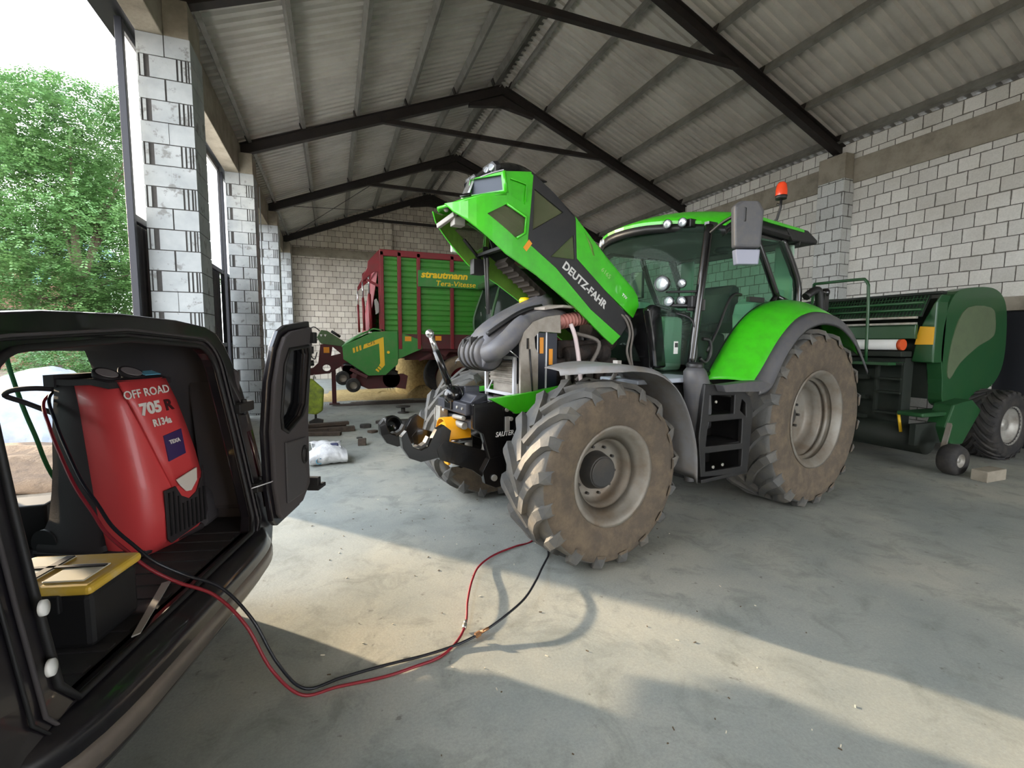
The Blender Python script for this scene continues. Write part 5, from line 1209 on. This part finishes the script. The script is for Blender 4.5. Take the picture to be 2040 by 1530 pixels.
# ================================================================ straw
M['straw'] = mat('straw', (206, 180, 122), .95, dirt=(160, 130, 80), damt=.8, dscale=14, bmp=.9, bscale=60)
rnd = random.Random(5)
g = []
for i in range(13):
    z = 1.38 * i / 12; r0_ = .66 + (0 if 0 < i < 12 else -.04)
    g.append([(4.30 + (r0_ + .015 * rnd.uniform(-1, 1)) * cos(2 * pi * j / 40), 7.85 + (r0_ + .015 * rnd.uniform(-1, 1)) * sin(2 * pi * j / 40), z) for j in range(40)])
for row in g: row.append(row[0])
mb = MB().sheet(g); mb.add([p for p in g[-1][:-1]], [tuple(range(40))]).add([p for p in g[0][:-1]], [tuple(range(40))])
tag(mb.build('straw_bale', M['straw']), 'round straw bale standing on end under the forage wagon', 'bale')
def heap(name, cx, cy, rx, ry, h, label, m, seed, nst=500, cat='straw', sl=.12):
    r = random.Random(seed); mb = MB(); G = []
    for i in range(15):
        f = i / 14; row = []
        for j in range(33):
            a = 2 * pi * j / 32; k = 1 + .18 * sin(3 * a + seed) + .1 * sin(7 * a + seed * 2)
            row.append((cx + rx * f * k * cos(a), cy + ry * f * k * sin(a), .004 + h * (1 - f * f) ** 1.5 * (1 + .25 * sin(9 * a + 5 * f))))
        G.append(row)
    for row in G: row[-1] = row[0]
    mb.sheet(G)
    for _ in range(nst):
        a = r.uniform(0, 2 * pi); f = sqrt(r.random()) * 1.12; x, y = cx + rx * f * cos(a), cy + ry * f * sin(a); z = .006 + h * max(0, 1 - f * f) ** 1.5
        t = r.uniform(0, pi); L = r.uniform(.4, 1) * sl; d = V((cos(t), sin(t), r.uniform(-.05, .35))).normalized() * L; w_ = V((-sin(t), cos(t), 0)) * .004
        p = V((x, y, z)); q = p + d; q.z = max(q.z, .008)
        mb.add([p - w_, p + w_, q + w_, q - w_], [(0, 1, 2, 3)])
    return tag(mb.build(name, m), label, cat, kind='stuff')
heap('loose_straw', 3.2, 8.0, 2.6, 1.7, .08, 'loose straw spread on the floor under the forage wagon', M['straw'], 3, 1500)
heap('straw_pile', 4.35, 6.9, .6, .35, .30, 'pile of loose straw at the foot of the round bale', M['straw'], 4, 500)
heap('loose_soil', 3.2, 5.9, 1.5, .45, .03, 'dark crumbly soil fallen under the pick-up of the forage wagon', mat('soil', (70, 58, 48), .95, dirt=(50, 42, 36), damt=.7, bmp=.8), 9, 300, 'soil', .06)
heap('chaff', 1.9, -3.0, .8, .7, .002, 'thin scatter of straw chaff on the floor in front of the open van door', mat('chaff', (172, 158, 128), .95), 12, 220, 'chaff', .08) if False else None

# ================================================================ second tractor behind
G2 = thing('tractor', 'dark green tractor with a tall glass cab mostly hidden behind the raised bonnet', 'tractor', (5.75, 3.3, 0))
M['glass2'] = glassmat('cab_glass_dark', (150, 176, 160), .72)
M['green2'] = mat('dark_green', (44, 84, 44), .5, dirt=(60, 74, 50), damt=.5)
mb = MB()
for (x0, y0), (x1, y1) in (((-.62, -.70), (-.40, -.62)), ((-.62, .70), (-.40, .62)), ((.72, -.70), (.62, -.62)), ((.72, .70), (.62, .62))):
    mb.tube(smooth([(x0 + .18, y0, 1.2), (x0 + .02, y0, 1.9), (x0, y0, 2.3), (x1, y1, 3.0)], 4), .035, 8)
mb.bb((-.5, -.75, 1.1), (.7, .75, 1.22)); mb.build('cab_frame', M['green2'], G2)
for y in (-.70, .70): MB().prism([(-.44, 1.22), (-.60, 1.9), (-.62, 2.3), (-.42, 2.98), (.62, 2.98), (.72, 2.3), (.74, 1.22)], (0, y * .97, 0), PX, PZ, -.003, .003).build('cab_window', M['glass2'], G2)
MB().sheet([[(-.46, y, 1.22), (-.62, y, 1.9), (-.63, y, 2.3), (-.42, y, 2.98)] for y in (-.66, 0, .66)], .004, off=(1, 0, 0)).build('windscreen', M['glass2'], G2)
MB().bb((-.55, -.72, 2.98), (.75, .72, 3.12)).build('cab_roof', M['green2'], G2, bevel=.06, seg=3)
MB().tube([(-.50, -.66, 1.9), (-.66, -.3, 2.5)], .008, 5).tube([(-.64, .1, 2.4), (-.52, .3, 1.8)], .008, 5).build('wiper', M['hose_grey'], G2)
MB().tube([(-.2, -.76, 1.3), (-.32, -.78, 2.3)], .014, 6).tube([(.02, -.76, 1.3), (-.12, -.78, 2.3), (-.02, -.78, 2.36)], .014, 6).build('handrail', M['hose_grey'], G2)
MB().bb((-.1, -.3, 1.22), (.45, .3, 1.75)).bb((.3, -.26, 1.7), (.45, .26, 2.3)).build('driver_seat', M['black_pl'], G2, bevel=.05, seg=3)
MB().bb((.7, -.36, 1.0), (2.3, .36, 1.55)).build('bonnet', M['green2'], G2, bevel=.08, seg=3)
MB().bb((-.6, -.25, .55), (2.2, .25, 1.05)).build('chassis', M['black_pl'], G2, bevel=.03)
for x, r in ((1.9, .6), (.25, .85)):
    for s in (1, -1):
        e = sub('wheel', G2, (x, s * .85, r))
        MB().lathe([(-.2, r * .55), (-.24, r * .75), (-.2, r * .95), (-.1, r), (.1, r), (.2, r * .95), (.24, r * .75), (.2, r * .55)], (0, 0, 0), (0, 1, 0), 36).build('tyre', M['rubber_dark'], e)
        MB().lathe([(s * .2, r * .55), (s * .08, r * .5), (s * .05, .1), (s * .05, 0)], (0, 0, 0), (0, 1, 0), 28).build('rim', M['rim_grey'], e)

# ================================================================ baler
B = thing('baler', 'dark green round baler with a white net roll parked against the right wall', 'baler', (0, 0, 0))
M['bgreen'] = mat('baler_green', (30, 78, 42), .4, coat=.3, dirt=(44, 84, 46), damt=.5, dscale=3)
M['bolive'] = mat('baler_olive', (92, 106, 78), .7, dirt=(80, 88, 68), damt=.5)
M['bdark'] = mat('baler_dark', (26, 34, 28), .7, dirt=(40, 44, 36), damt=.5)
SP = smooth([(a, b, 0) for a, b in [(9.93, 2.05), (10.10, 2.42), (10.5, 2.53), (11.05, 2.55), (11.36, 2.42), (11.50, 2.15), (11.55, 1.6), (11.45, 1.25), (11.15, 1.02), (10.45, .80), (10.06, .84), (9.98, 1.2), (9.90, 1.6)]], 4, True)
INS = smooth([(a, b, 0) for a, b in [(10.42, 2.26), (11.05, 2.28), (11.2, 2.1), (11.19, 1.84), (10.80, 1.68), (10.35, 1.42), (10.12, 1.18), (10.05, 1.4), (10.16, 1.92)]], 3, True)
INS = [(10.55 + (p.x - 10.55) * .96, 1.75 + (p.y - 1.75) * .96) for p in INS]
for s, y in ((-1, -3.18), (1, -.95)):
    MB().prism([(p.x, p.y) for p in SP], (0, y, 0), PX, PZ, -.09, .09).build('side_panel', M['bgreen'], B, bevel=.05, seg=3)
    MB().prism(INS, (0, y + s * .092, 0), PX, PZ, -.012, .012).build('side_inset', M['bolive'], B, bevel=.006)
MB().prism([(9.95, 2.0), (10.1, 2.38), (10.5, 2.48), (11.2, 2.46), (11.6, 2.0), (11.7, 1.3), (11.4, .9), (10.0, .9)], (0, -1.02, 0), PX, PZ, 0, 2.08).build('bale_chamber', M['bdark'], B)
# shaped front corner of the side, facing the front
MB().prism([(-3.36, 2.42), (-3.27, 2.30), (-3.12, 1.95), (-3.03, 1.47), (-3.33, 1.44), (-3.30, 1.44), (-3.36, 1.44)] and [(-3.30, 2.40), (-3.22, 2.28), (-3.08, 1.95), (-3.00, 1.45), (-3.27, 1.44), (-3.27, 2.3)], (9.72, 0, 0), (0, 1, 0), PZ, 0, .25).build('front_corner', M['bgreen'], B, bevel=.03)
MB().prism([(-3.09, 1.96), (-3.262, 1.95), (-3.262, 1.70), (-3.04, 1.70)], (9.70, 0, 0), (0, 1, 0), PZ, 0, .012).build('warning_sticker', mat('sticker_yellow', (226, 170, 30), .5), B)
# net hatch on the top front: dark mesh between green bars
MB().sheet([[(9.60, y, 2.10), (9.78, y, 2.40)] for y in (-3.16, -1.05)], .01).build('net_backing', mat('net_dark', (30, 38, 32), .9), B)
mb = MB()
for i in range(46):
    y = -3.14 + i * .0455; mb.tube([(9.585, y, 2.10), (9.765, y, 2.42)], .005, 4, caps=False)
for z in (2.12, 2.2, 2.28, 2.36, 2.42): mb.tube([(9.585 + (z - 2.1) * .56, -3.15, z), (9.585 + (z - 2.1) * .56, -1.07, z)], .005, 4)
o = mb.build('protective_grid', M['bgreen'], B); o['kind'] = 'stuff'
for z in (2.2, 2.30): MB().tube([(9.56 + (z - 2.1) * .5, -3.14, z), (9.56 + (z - 2.1) * .5, -1.1, z)], .02, 8).build('hatch_bar', M['bgreen'], B)
MB().bb((9.74, -3.3, 2.41), (9.86, -1.0, 2.45)).build('hatch_top', M['bdark'], B, bevel=.01)
for z in (2.085, 2.0): MB().bb((9.53, -3.12, z - .015), (9.58, -1.1, z + .015)).build('light_bar', M['rim_silver'], B)
MB().bb((9.62, -3.08, 1.78), (9.68, -1.1, 1.99)).build('front_plate', M['bgreen'], B, bevel=.01)
MB().cyl((9.52, -2.95, 1.695), (9.52, -1.15, 1.695), .078, n=24).build('net_roll', M['white'], B)
MB().cyl((9.52, -3.0, 1.695), (9.52, -2.95, 1.695), .08, n=24).build('roll_end', mat('roll_orange', (214, 84, 40), .5), B)
MB().bb((9.45, -3.02, 1.52), (9.7, -1.1, 1.60)).bb((9.6, -3.0, .5), (9.8, -1.1, 1.5)).build('front_frame', M['bdark'], B, bevel=.01)
mb = MB()
for y in (-2.74, -3.08): mb.bb((9.40, y - .02, .66), (9.46, y + .02, 1.44))
for z in (.70, 1.0, 1.2, 1.42): mb.bb((9.38, -3.08, z - .015), (9.5, -2.74, z + .015))
mb.build('ladder', M['bdark'], B, bevel=.004)
mb = MB()
for y in (-1.3, -1.8, -2.3): mb.bb((9.40, y - .03, .5), (9.48, y + .03, 1.5))
for z in (.6, .9, 1.2): mb.bb((9.42, -2.6, z - .03), (9.5, -1.15, z + .03))
mb.build('front_grid', M['bdark'], B)
MB().tube(smooth([(9.3, -2.64, 1.44), (9.3, -2.62, 2.2), (9.3, -2.60, 2.55)], 3) + smooth([(9.3, -2.60, 2.58), (9.3, -2.55, 2.66), (9.3, -2.45, 2.68), (9.3, -1.75, 2.69)], 4), .022, 8).bb((9.2, -3.0, 1.40), (9.6, -1.2, 1.44)).tube([(9.3, -1.75, 2.69), (9.3, -1.7, 1.44)], .022, 8).build('platform_rail', M['bgreen'], B)
MB().bb((9.3, -3.42, .70), (10.2, -3.1, .76)).prism([(9.9, .86), (10.35, .92), (10.6, .75), (10.2, .28), (9.9, .30), (9.75, .55)], (0, -3.35, 0), PX, PZ, -.12, .12).build('gearbox_guard', M['bgreen'], B, bevel=.02)
MB().cyl((9.6, -3.35, .35), (9.6, -.8, .35), .2, n=20).bb((9.3, -3.35, .3), (9.9, -3.28, .6)).build('pickup', M['bdark'], B)
for s, y in ((-1, -3.42), (1, -.72)):
    e = sub('wheel', B, (11.05, y, .52))
    t = tyre_mb(.52, .46, .27, 22, .025, .5, .035, .05).build('tyre', [M['rubber_dark'], M['rubber_dark']], e)
    MB().lathe([(s * .19, .27), (s * .21, .29), (s * .17, .26), (s * .1, .24), (s * .08, .1), (s * .14, .08), (s * .14, 0)], (0, 0, 0), (0, 1, 0), 28).build('rim', M['rim_silver'], e)
for s, y in ((-1, -3.76), (1, -.5)):
    e = sub('gauge_wheel', B, (9.36, y, .20))
    MB().lathe([(-.09, .09), (-.10, .17), (-.05, .20), (.05, .20), (.10, .17), (.09, .09)], (0, 0, 0), (0, 1, 0), 28).build('tyre', M['rubber_dark'], e)
    MB().lathe([(s * .09, .09), (s * .05, .085), (s * .03, .04), (s * .07, .035), (s * .07, 0)], (0, 0, 0), (0, 1, 0), 20).build('rim', M['rim_silver'], e)
    MB().beam((9.36, y - s * .13, .2), (9.65, y - s * .2, .62), .05, .06).build('wheel_arm', M['rim_grey'] if s < 0 else M['bdark'], B)
MB().tube([(9.35, -3.1, .72), (9.4, -3.12, .45)], .02, 6).build('park_lever', M['wyellow'], B)
MB().bb((7.6, -2.05, .55), (9.5, -1.95, .65)).bb((7.6, -1.9, .3), (9.4, -1.8, .45)).build('drawbar', M['bgreen'], B)
MB().bb((8.6, -2.1, 0), (8.7, -2.0, .6)).bb((8.5, -2.2, 0), (8.8, -1.9, .02)).build('parking_stand', M['bdark'], B)
# dark curtain side trailer-like box behind the baler
tag(MB().bb((9.3, -4.15, 0), (9.72, -3.98, .14)).build('concrete_block', M['concrete'], None, bevel=.01), 'rough grey concrete block lying on the floor by the baler gauge wheel', 'block')
# ================================================================ loose things on the floor
M['wood'] = mat('old_wood', (78, 66, 56), .9, dirt=(50, 44, 40), damt=.7, dscale=9, bmp=.5)
for i, (a, b, z, w_, h) in enumerate((((1.15, 1.9, .045), (2.15, 1.95, .045), 0, .14, .09), ((1.2, 2.15, .05), (2.0, 2.3, .05), 0, .14, .09), ((1.15, 1.75, .035), (1.9, 1.55, .035), 0, .12, .06), ((1.3, 2.0, .13), (2.05, 2.12, .13), 0, .13, .06))):
    o = MB().beam(a, b, w_, h).build('timber', M['wood'], None, bevel=.006)
    tag(o, ('thick dark timber nearest the dark block in the wood pile', 'dark timber at the rear of the wood pile', 'thin dark plank at the front of the wood pile', 'plank lying on top of the other timbers')[i], 'timber', 'dark timbers on the floor')
tag(MB().prism([(-.07, -.05), (.06, -.06), (.07, .05), (-.05, .06)], (2.21, .60, 0), (1, 0, 0), (0, 1, 0), 0, .11).build('wooden_block', M['wood'], None, bevel=.01), 'small dark cubic block alone on the bare floor', 'block')
L = thing('dented_guard', 'lime green dented sheet guard standing on a foot beside the open van door', 'guard', (1.46, 2.45, 0))
ml = mat('lime_dirty', (150, 168, 44), .6, dirt=(84, 96, 50), damt=.8, dscale=8)
MB().prism([(-.17, .30), (-.20, .62), (-.17, .93), (-.06, .98), (.16, .76), (.13, .34), (.02, .27)], (0, 0, 0), (1, -.15, 0), PZ, -.06, .06).build('guard_plate', ml, L, bevel=.03, seg=2)
MB().tube([(0, 0, .02), (0, 0, .34)], .022, 8).prism([(-.12, 0), (.12, 0), (.14, .16), (.0, .20), (-.12, .14)], (0, 0, 0), PX, PZ, -.04, .04).build('foot', M['hub_dark'], L)
MB().tube([(-.02, -.02, .95), (0, -.02, 1.05), (.02, -.02, .97)], .012, 6).build('loop', M['hose_grey'], L)
tag(MB().prism([(-.20, .0), (-.04, .0), (.04, .34), (-.05, .42)], (1.2, 3.3, 0), PX, PZ, -.1, .1).build('plastic_sack', mat('sack_orange', (196, 92, 50), .7)), 'orange and white sack lying behind the lime green guard', 'sack')
# drum and spools left of the tractor
D = MB().lathe([(-.13, 0), (-.13, .10), (-.10, .17), (-.02, .20), (.08, .20), (.13, .18), (.13, .16), (.08, .165), (-.05, .14), (-.06, 0)], (0, 0, 0), (.5, -.75, .2), 32).build('brake_drum', M['black_gl'])
D.location = (2.70, 1.0, .20); tag(D, 'glossy black round drum on the floor left of the tractor hitch', 'drum')
tag(MB().lathe([(0, 0), (0, .13), (.02, .13), (.02, .05), (.14, .05), (.14, .17), (.16, .17), (.16, 0)], (3.33, 3.9, 0), (0, 0, 1), 28).build('flanged_spool', M['hub_dark']), 'small dark spool with a wide rim standing behind the round drum', 'spool')
rr2 = random.Random(3)
junk = [(2.36, 2.2, .12, 'curved dark cover piece lying left of the round drum'), (2.70, 2.6, .10, 'flat dark scrap piece furthest left behind the drum'), (3.15, 2.3, .16, 'dark iron part just behind the tractor hitch arm'), (3.62, 2.3, .14, 'dark iron part partly behind the tractor front wheel'), (2.45, 1.62, .08, 'brownish lump of wood touching the curved cover piece'), (2.2, 1.15, .05, 'tiny dark chip of wood in front of the drum')]
for i, (x, y, s, lb) in enumerate(junk):
    pts = [V((rr2.uniform(.6, 1) * s * cos(a) * 1.4, rr2.uniform(.6, 1) * s * sin(a), 0)) for a in [2 * pi * k / 7 for k in range(7)]]
    o = MB().prism([(p.x, p.y) for p in pts], (x, y, 0), (1, 0, 0), (0, 1, 0), 0, s * .6).build('scrap_part', M['hub_dark'] if i != 4 else M['wood'], None, bevel=.012)
    tag(o, lb, 'scrap', 'scrap beside the tractor')
# white feed bag
bg_ = thing('feed_bag', 'crumpled white plastic feed bag lying folded beside the open van door', 'bag', (1.70, -.40, 0), radians(4))
g = []; r = random.Random(11)
for i in range(15):
    f = i / 14; row = []
    for j in range(17):
        t = j / 16; a = 2 * pi * t
        prof = .09 + .05 * sin(pi * f)
        row.append((-.24 + .48 * f, cos(a) * (.20 + .02 * r.uniform(-1, 1)) - .02, max(.002, prof + sin(a) * prof * (1 + .1 * r.uniform(-1, 1)))))
    row[-1] = row[0]; g.append(row)
M['bag'] = mat('bag_white', (212, 212, 212), .55, dirt=(150, 150, 156), damt=.5, dscale=9, bmp=.6, bscale=14)
MB().sheet(g).build('bag_body', M['bag'], bg_)
g = [[(-.22 + .40 * i / 8 + .02 * r.uniform(-1, 1), -.10 + .40 * j / 6, .20 + .10 * sin(pi * j / 6) * (1 - .3 * i / 8) + .025 * r.uniform(-1, 1)) for j in range(7)] for i in range(9)]
MB().sheet(g, .004).build('bag_flap', M['bag'], bg_)
MB().tube([(-.12 + .04 * cos(a), -.214 + .010 * sin(a), .085 + .035 * sin(a)) for a in [pi * .3 + 1.4 * pi * i / 10 for i in range(11)]], .006, 6).build('print_mark', mat('print_teal', (70, 130, 150), .6), bg_)
MB().bb((.02, -.06, .20), (.14, .06, .27)).build('bag_opening', mat('print_navy', (56, 60, 92), .7), bg_, bevel=.02)
bo = thing('water_bottle', 'clear plastic bottle standing behind the open van door', 'bottle', (.80, -.62, 0))
MB().lathe([(0, .0), (0, .045), (.2, .045), (.25, .02), (.28, .018), (.30, .018), (.30, 0)], (0, 0, 0), (0, 0, 1), 16).build('bottle_body', glassmat('bottle_plastic', (210, 232, 230), .6), bo)
MB().bb((-.046, -.02, .09), (.046, .047, .15)).build('bottle_label', mat('label_green', (70, 170, 140), .6), bo)
# floor litter
lit = MB(); r = random.Random(21)
for _ in range(150):
    x, y = r.uniform(1.5, 4.6), r.uniform(-6.3, -1.5)
    if (x - 3.7) ** 2 + (y + 4.4) ** 2 < .3: continue
    t = r.uniform(0, pi); Lh = r.uniform(.004, .022); d = V((cos(t), sin(t), 0)) * Lh; w_ = V((-sin(t), cos(t), 0)) * .0022; p = V((x, y, .001))
    lit.add([p - w_, p + w_, p + d + w_, p + d - w_, p - w_ + V((0, 0, .004)), p + w_ + V((0, 0, .004)), p + d + w_ + V((0, 0, .004)), p + d - w_ + V((0, 0, .004))], [(0, 1, 2, 3), (4, 5, 6, 7), (0, 1, 5, 4), (1, 2, 6, 5), (2, 3, 7, 6), (3, 0, 4, 7)], r.choice((0, 0, 1)))
tag(lit.build('floor_litter', [mat('litter_brown', (92, 78, 60), .9), mat('litter_pale', (214, 206, 186), .8)]), 'tiny chips of straw and grit scattered on the concrete floor', 'litter', kind='stuff')

# ================================================================ outside
def ground_mat():
    m, nt, bs, new, link = nodes('earth')
    a = ramp(nt, noise(nt, .8, 8, .65), [(.35, lin((86, 74, 58))), (.55, lin((112, 98, 80))), (.7, lin((74, 84, 48)))])
    link(a, bs.inputs['Base Color']); bs.inputs['Roughness'].default_value = .95; bump(nt, bs, noise(nt, 9, 8), .5, .05); return m
g = [[(x, y, -.03 - (.0 if x > -3 else .01 * (-3 - x))) for y in range(-40, 70, 5)] for x in (-60, -40, -25, -15, -8, -4, -.35)]
S(MB().sheet(g).build('ground', ground_mat()))
S(MB().bb((-.36, -40, -.2), (40, -12.9, -.03)).build('ground', ground_mat()))
def leafmat(name, cs):
    m, nt, bs, new, link = nodes(name)
    a = ramp(nt, noise(nt, .9, 4, .6), [(.3, lin(cs[0])), (.5, lin(cs[1])), (.72, lin(cs[2]))])
    link(a, bs.inputs['Base Color']); bs.inputs['Roughness'].default_value = .5
    bs.inputs['Subsurface Weight'].default_value = 0
    tl = nt.nodes.new('ShaderNodeBsdfTranslucent'); nt.links.new(a, tl.inputs[0]); mx = nt.nodes.new('ShaderNodeMixShader'); mx.inputs[0].default_value = .3
    out = nt.nodes['Material Output']; nt.links.new(bs.outputs[0], mx.inputs[1]); nt.links.new(tl.outputs[0], mx.inputs[2]); nt.links.new(mx.outputs[0], out.inputs[0])
    return m
def tree(name, label, x, y, blobs, nleaf, seed, cs, lsize=.09, trunk=None, k=1.0):
    blobs = [tuple(c * k for c in b) for b in blobs]; lsize *= k ** .5
    r = random.Random(seed); t = thing(name, label, 'tree', (x, y, -.05))
    mb = MB()
    top = trunk or 3.5
    mb.tube(smooth([(0, 0, 0), (.08, .05, top * .4), (-.05, .1, top * .75), (0, 0, top)], 4), [.22, .21, .2, .19, .18, .17, .16, .15, .14, .13, .12, .11, .10][:13], 10)
    for (bx, by, bz, br) in blobs:
        mb.tube(smooth([(0, 0, top * .5), (bx * .4, by * .4, top * .5 + (bz - top * .5) * .6), (bx, by, bz)], 3), [.11, .09, .07, .06, .045, .035, .02], 6)
    mb.build('trunk', mat('bark', (84, 72, 58), .9), t)
    lf = MB(); tot = sum(b[3] ** 2 for b in blobs)
    for (bx, by, bz, br) in blobs:
        n = int(nleaf * br * br / tot)
        for _ in range(n // 6):
            while 1:
                p = V((r.uniform(-1, 1), r.uniform(-1, 1), r.uniform(-1, 1)))
                if .25 < p.length < 1: break
            p = p.normalized() * (p.length ** .6); c = V((bx, by, bz)) + V((p.x * br, p.y * br, p.z * br * .8))
            d = V((r.uniform(-1, 1), r.uniform(-1, 1), r.uniform(-.7, .35))).normalized()
            side = d.cross(V((0, 0, 1))).normalized(); up = side.cross(d)
            for k in range(6):   # a sprig: leaflets in pairs along a stalk
                s = -1 if k % 2 else 1; q = c + d * (k // 2) * lsize * 1.1
                a = (d * .5 + side * s + up * r.uniform(-.4, .3)).normalized() * lsize * r.uniform(.9, 1.4); wv = a.cross(up).normalized() * lsize * .36
                lf.add([q, q + a * .5 + wv, q + a, q + a * .5 - wv], [(0, 1, 2, 3)])
    me = bpy.data.meshes.new('foliage'); me.from_pydata(lf.v, [], lf.f); me.materials.append(leafmat('leaf_' + str(seed), cs)); me.update()
    o = bpy.data.objects.new('foliage', me); COL.objects.link(o); o.parent = t; o['kind'] = 'stuff'
    return t
cs1 = [(66, 98, 50), (88, 124, 68), (124, 156, 96)]
cs2 = [(62, 90, 54), (82, 114, 68), (108, 140, 86)]
tree('ash_tree', 'tall leafy green tree filling the gateway beside the block pillar', -7.6, 16.6, [(.0, 0, 3.6, 2.2), (1.2, .8, 2.0, 1.5), (-.5, -1.0, 2.3, 1.5), (-.8, .6, 5.4, 1.8), (1.0, 1.0, 5.2, 1.6), (.4, -.5, 1.0, 1.3), (1.6, 1.6, 8.0, 1.5), (-.2, .6, 7.4, 1.6), (2.4, 2.2, 9.0, .9), (1.9, 1.9, 3.6, 1.4), (1.9, 2.0, .9, 1.3)], 150000, 1, cs1, .085, 7, k=1.4)
tree('ash_tree', 'broad darker green tree further left beyond the gateway', -11.2, 21.0, [(0, 0, 6.4, 2.8), (2.0, 1.5, 5.4, 2.2), (-2, -1, 5.2, 2.2), (1.0, -1.2, 9.0, 2.0), (3.0, 2.5, 8.5, 1.8), (-1.5, 0, 9.2, 1.6), (2.5, .5, 3.6, 1.6)], 90000, 2, cs2, .12, 6, k=1.2)
tree('shrub', 'yellow green shrub in front of the far house', -9.6, 9.2, [(0, 0, 1.1, 1.1), (1.2, .7, .9, 1.0), (-1, -.6, 1.5, 1.1)], 16000, 3, [(110, 140, 40), (150, 180, 60), (190, 206, 90)], .07, 1)
tree('shrub', 'bright green bush below the tall tree in the gateway', -5.2, 9.0, [(0, 0, 1.0, .95), (1.1, .9, 1.0, .9)], 16000, 4, cs1, .06, 1)
# the far house
H = thing('house', 'low brown house with a pale blue metal roof behind the trees', 'house', (-15.5, 30, 0), radians(30))
MB().bb((-8, 0, -.1), (4, 6, 6.9)).build('walls', mat('house_wall', (116, 84, 70), .9), H)
g = []
for i in range(61):
    x = -8.6 + 13.2 * i / 60; h = .03 * (i % 2); g.append([(x, -.8, 6.7 + h), (x, 3.0, 8.3 + h), (x, 6.8, 6.7 + h)])
MB().sheet(g, .03, sm=False).build('roof', mat('roof_blue', (112, 156, 176), .4, .2), H)
for x in (-3.2, .6, 3.6):
    w_ = MB().bb((x - .6, -.06, 5.0), (x + .6, .02, 6.2)).build('window', M['white'], H)
    MB().bb((x - .52, -.08, 5.08), (x - .03, -.05, 6.12)).bb((x + .03, -.08, 5.08), (x + .52, -.05, 6.12)).build('pane', mat('pane_blue', (120, 170, 190), .1), w_)
# covered heap outside the gateway, seen through the van
gg = []; r = random.Random(31)
for i in range(25):
    f = i / 24; row = []
    for j in range(25):
        t = j / 24; x = -4.6 + 2.9 * f; y = 2.1 + 3.6 * t
        hgt = 1.15 * (sin(pi * min(1, f * 1.15 + .0)) ** .6 if 0 < f < .87 else 0) * (sin(pi * t) ** .5)
        row.append((x, y, hgt + .05 * r.uniform(-1, 1) * (1 if hgt > 0 else 0) + .06 * sin(9 * f + 5 * t) - .03))
    gg.append(row)
tag(MB().sheet(gg, .01).build('tarpaulin_heap', mat('tarp_silver', (128, 130, 136), .45, .2, dirt=(90, 92, 96), damt=.6, dscale=3, bmp=.3, bscale=6)), 'heap covered with a silvery tarpaulin outside the gateway beside the van', 'heap')
gg = [[(-3.6 + 2.9 * i / 12, -.6 + 2.6 * j / 10, -.02 + .30 * sin(pi * i / 12) * sin(pi * j / 10) + .05 * r.uniform(-1, 1)) for j in range(11)] for i in range(13)]
tag(MB().sheet(gg, .02).build('sand_heap', mat('sand', (112, 90, 68), .95, dirt=(76, 60, 46), damt=.7, bmp=.6)), 'low brown heap of sand and stones outside, in front of the tarpaulin', 'heap')
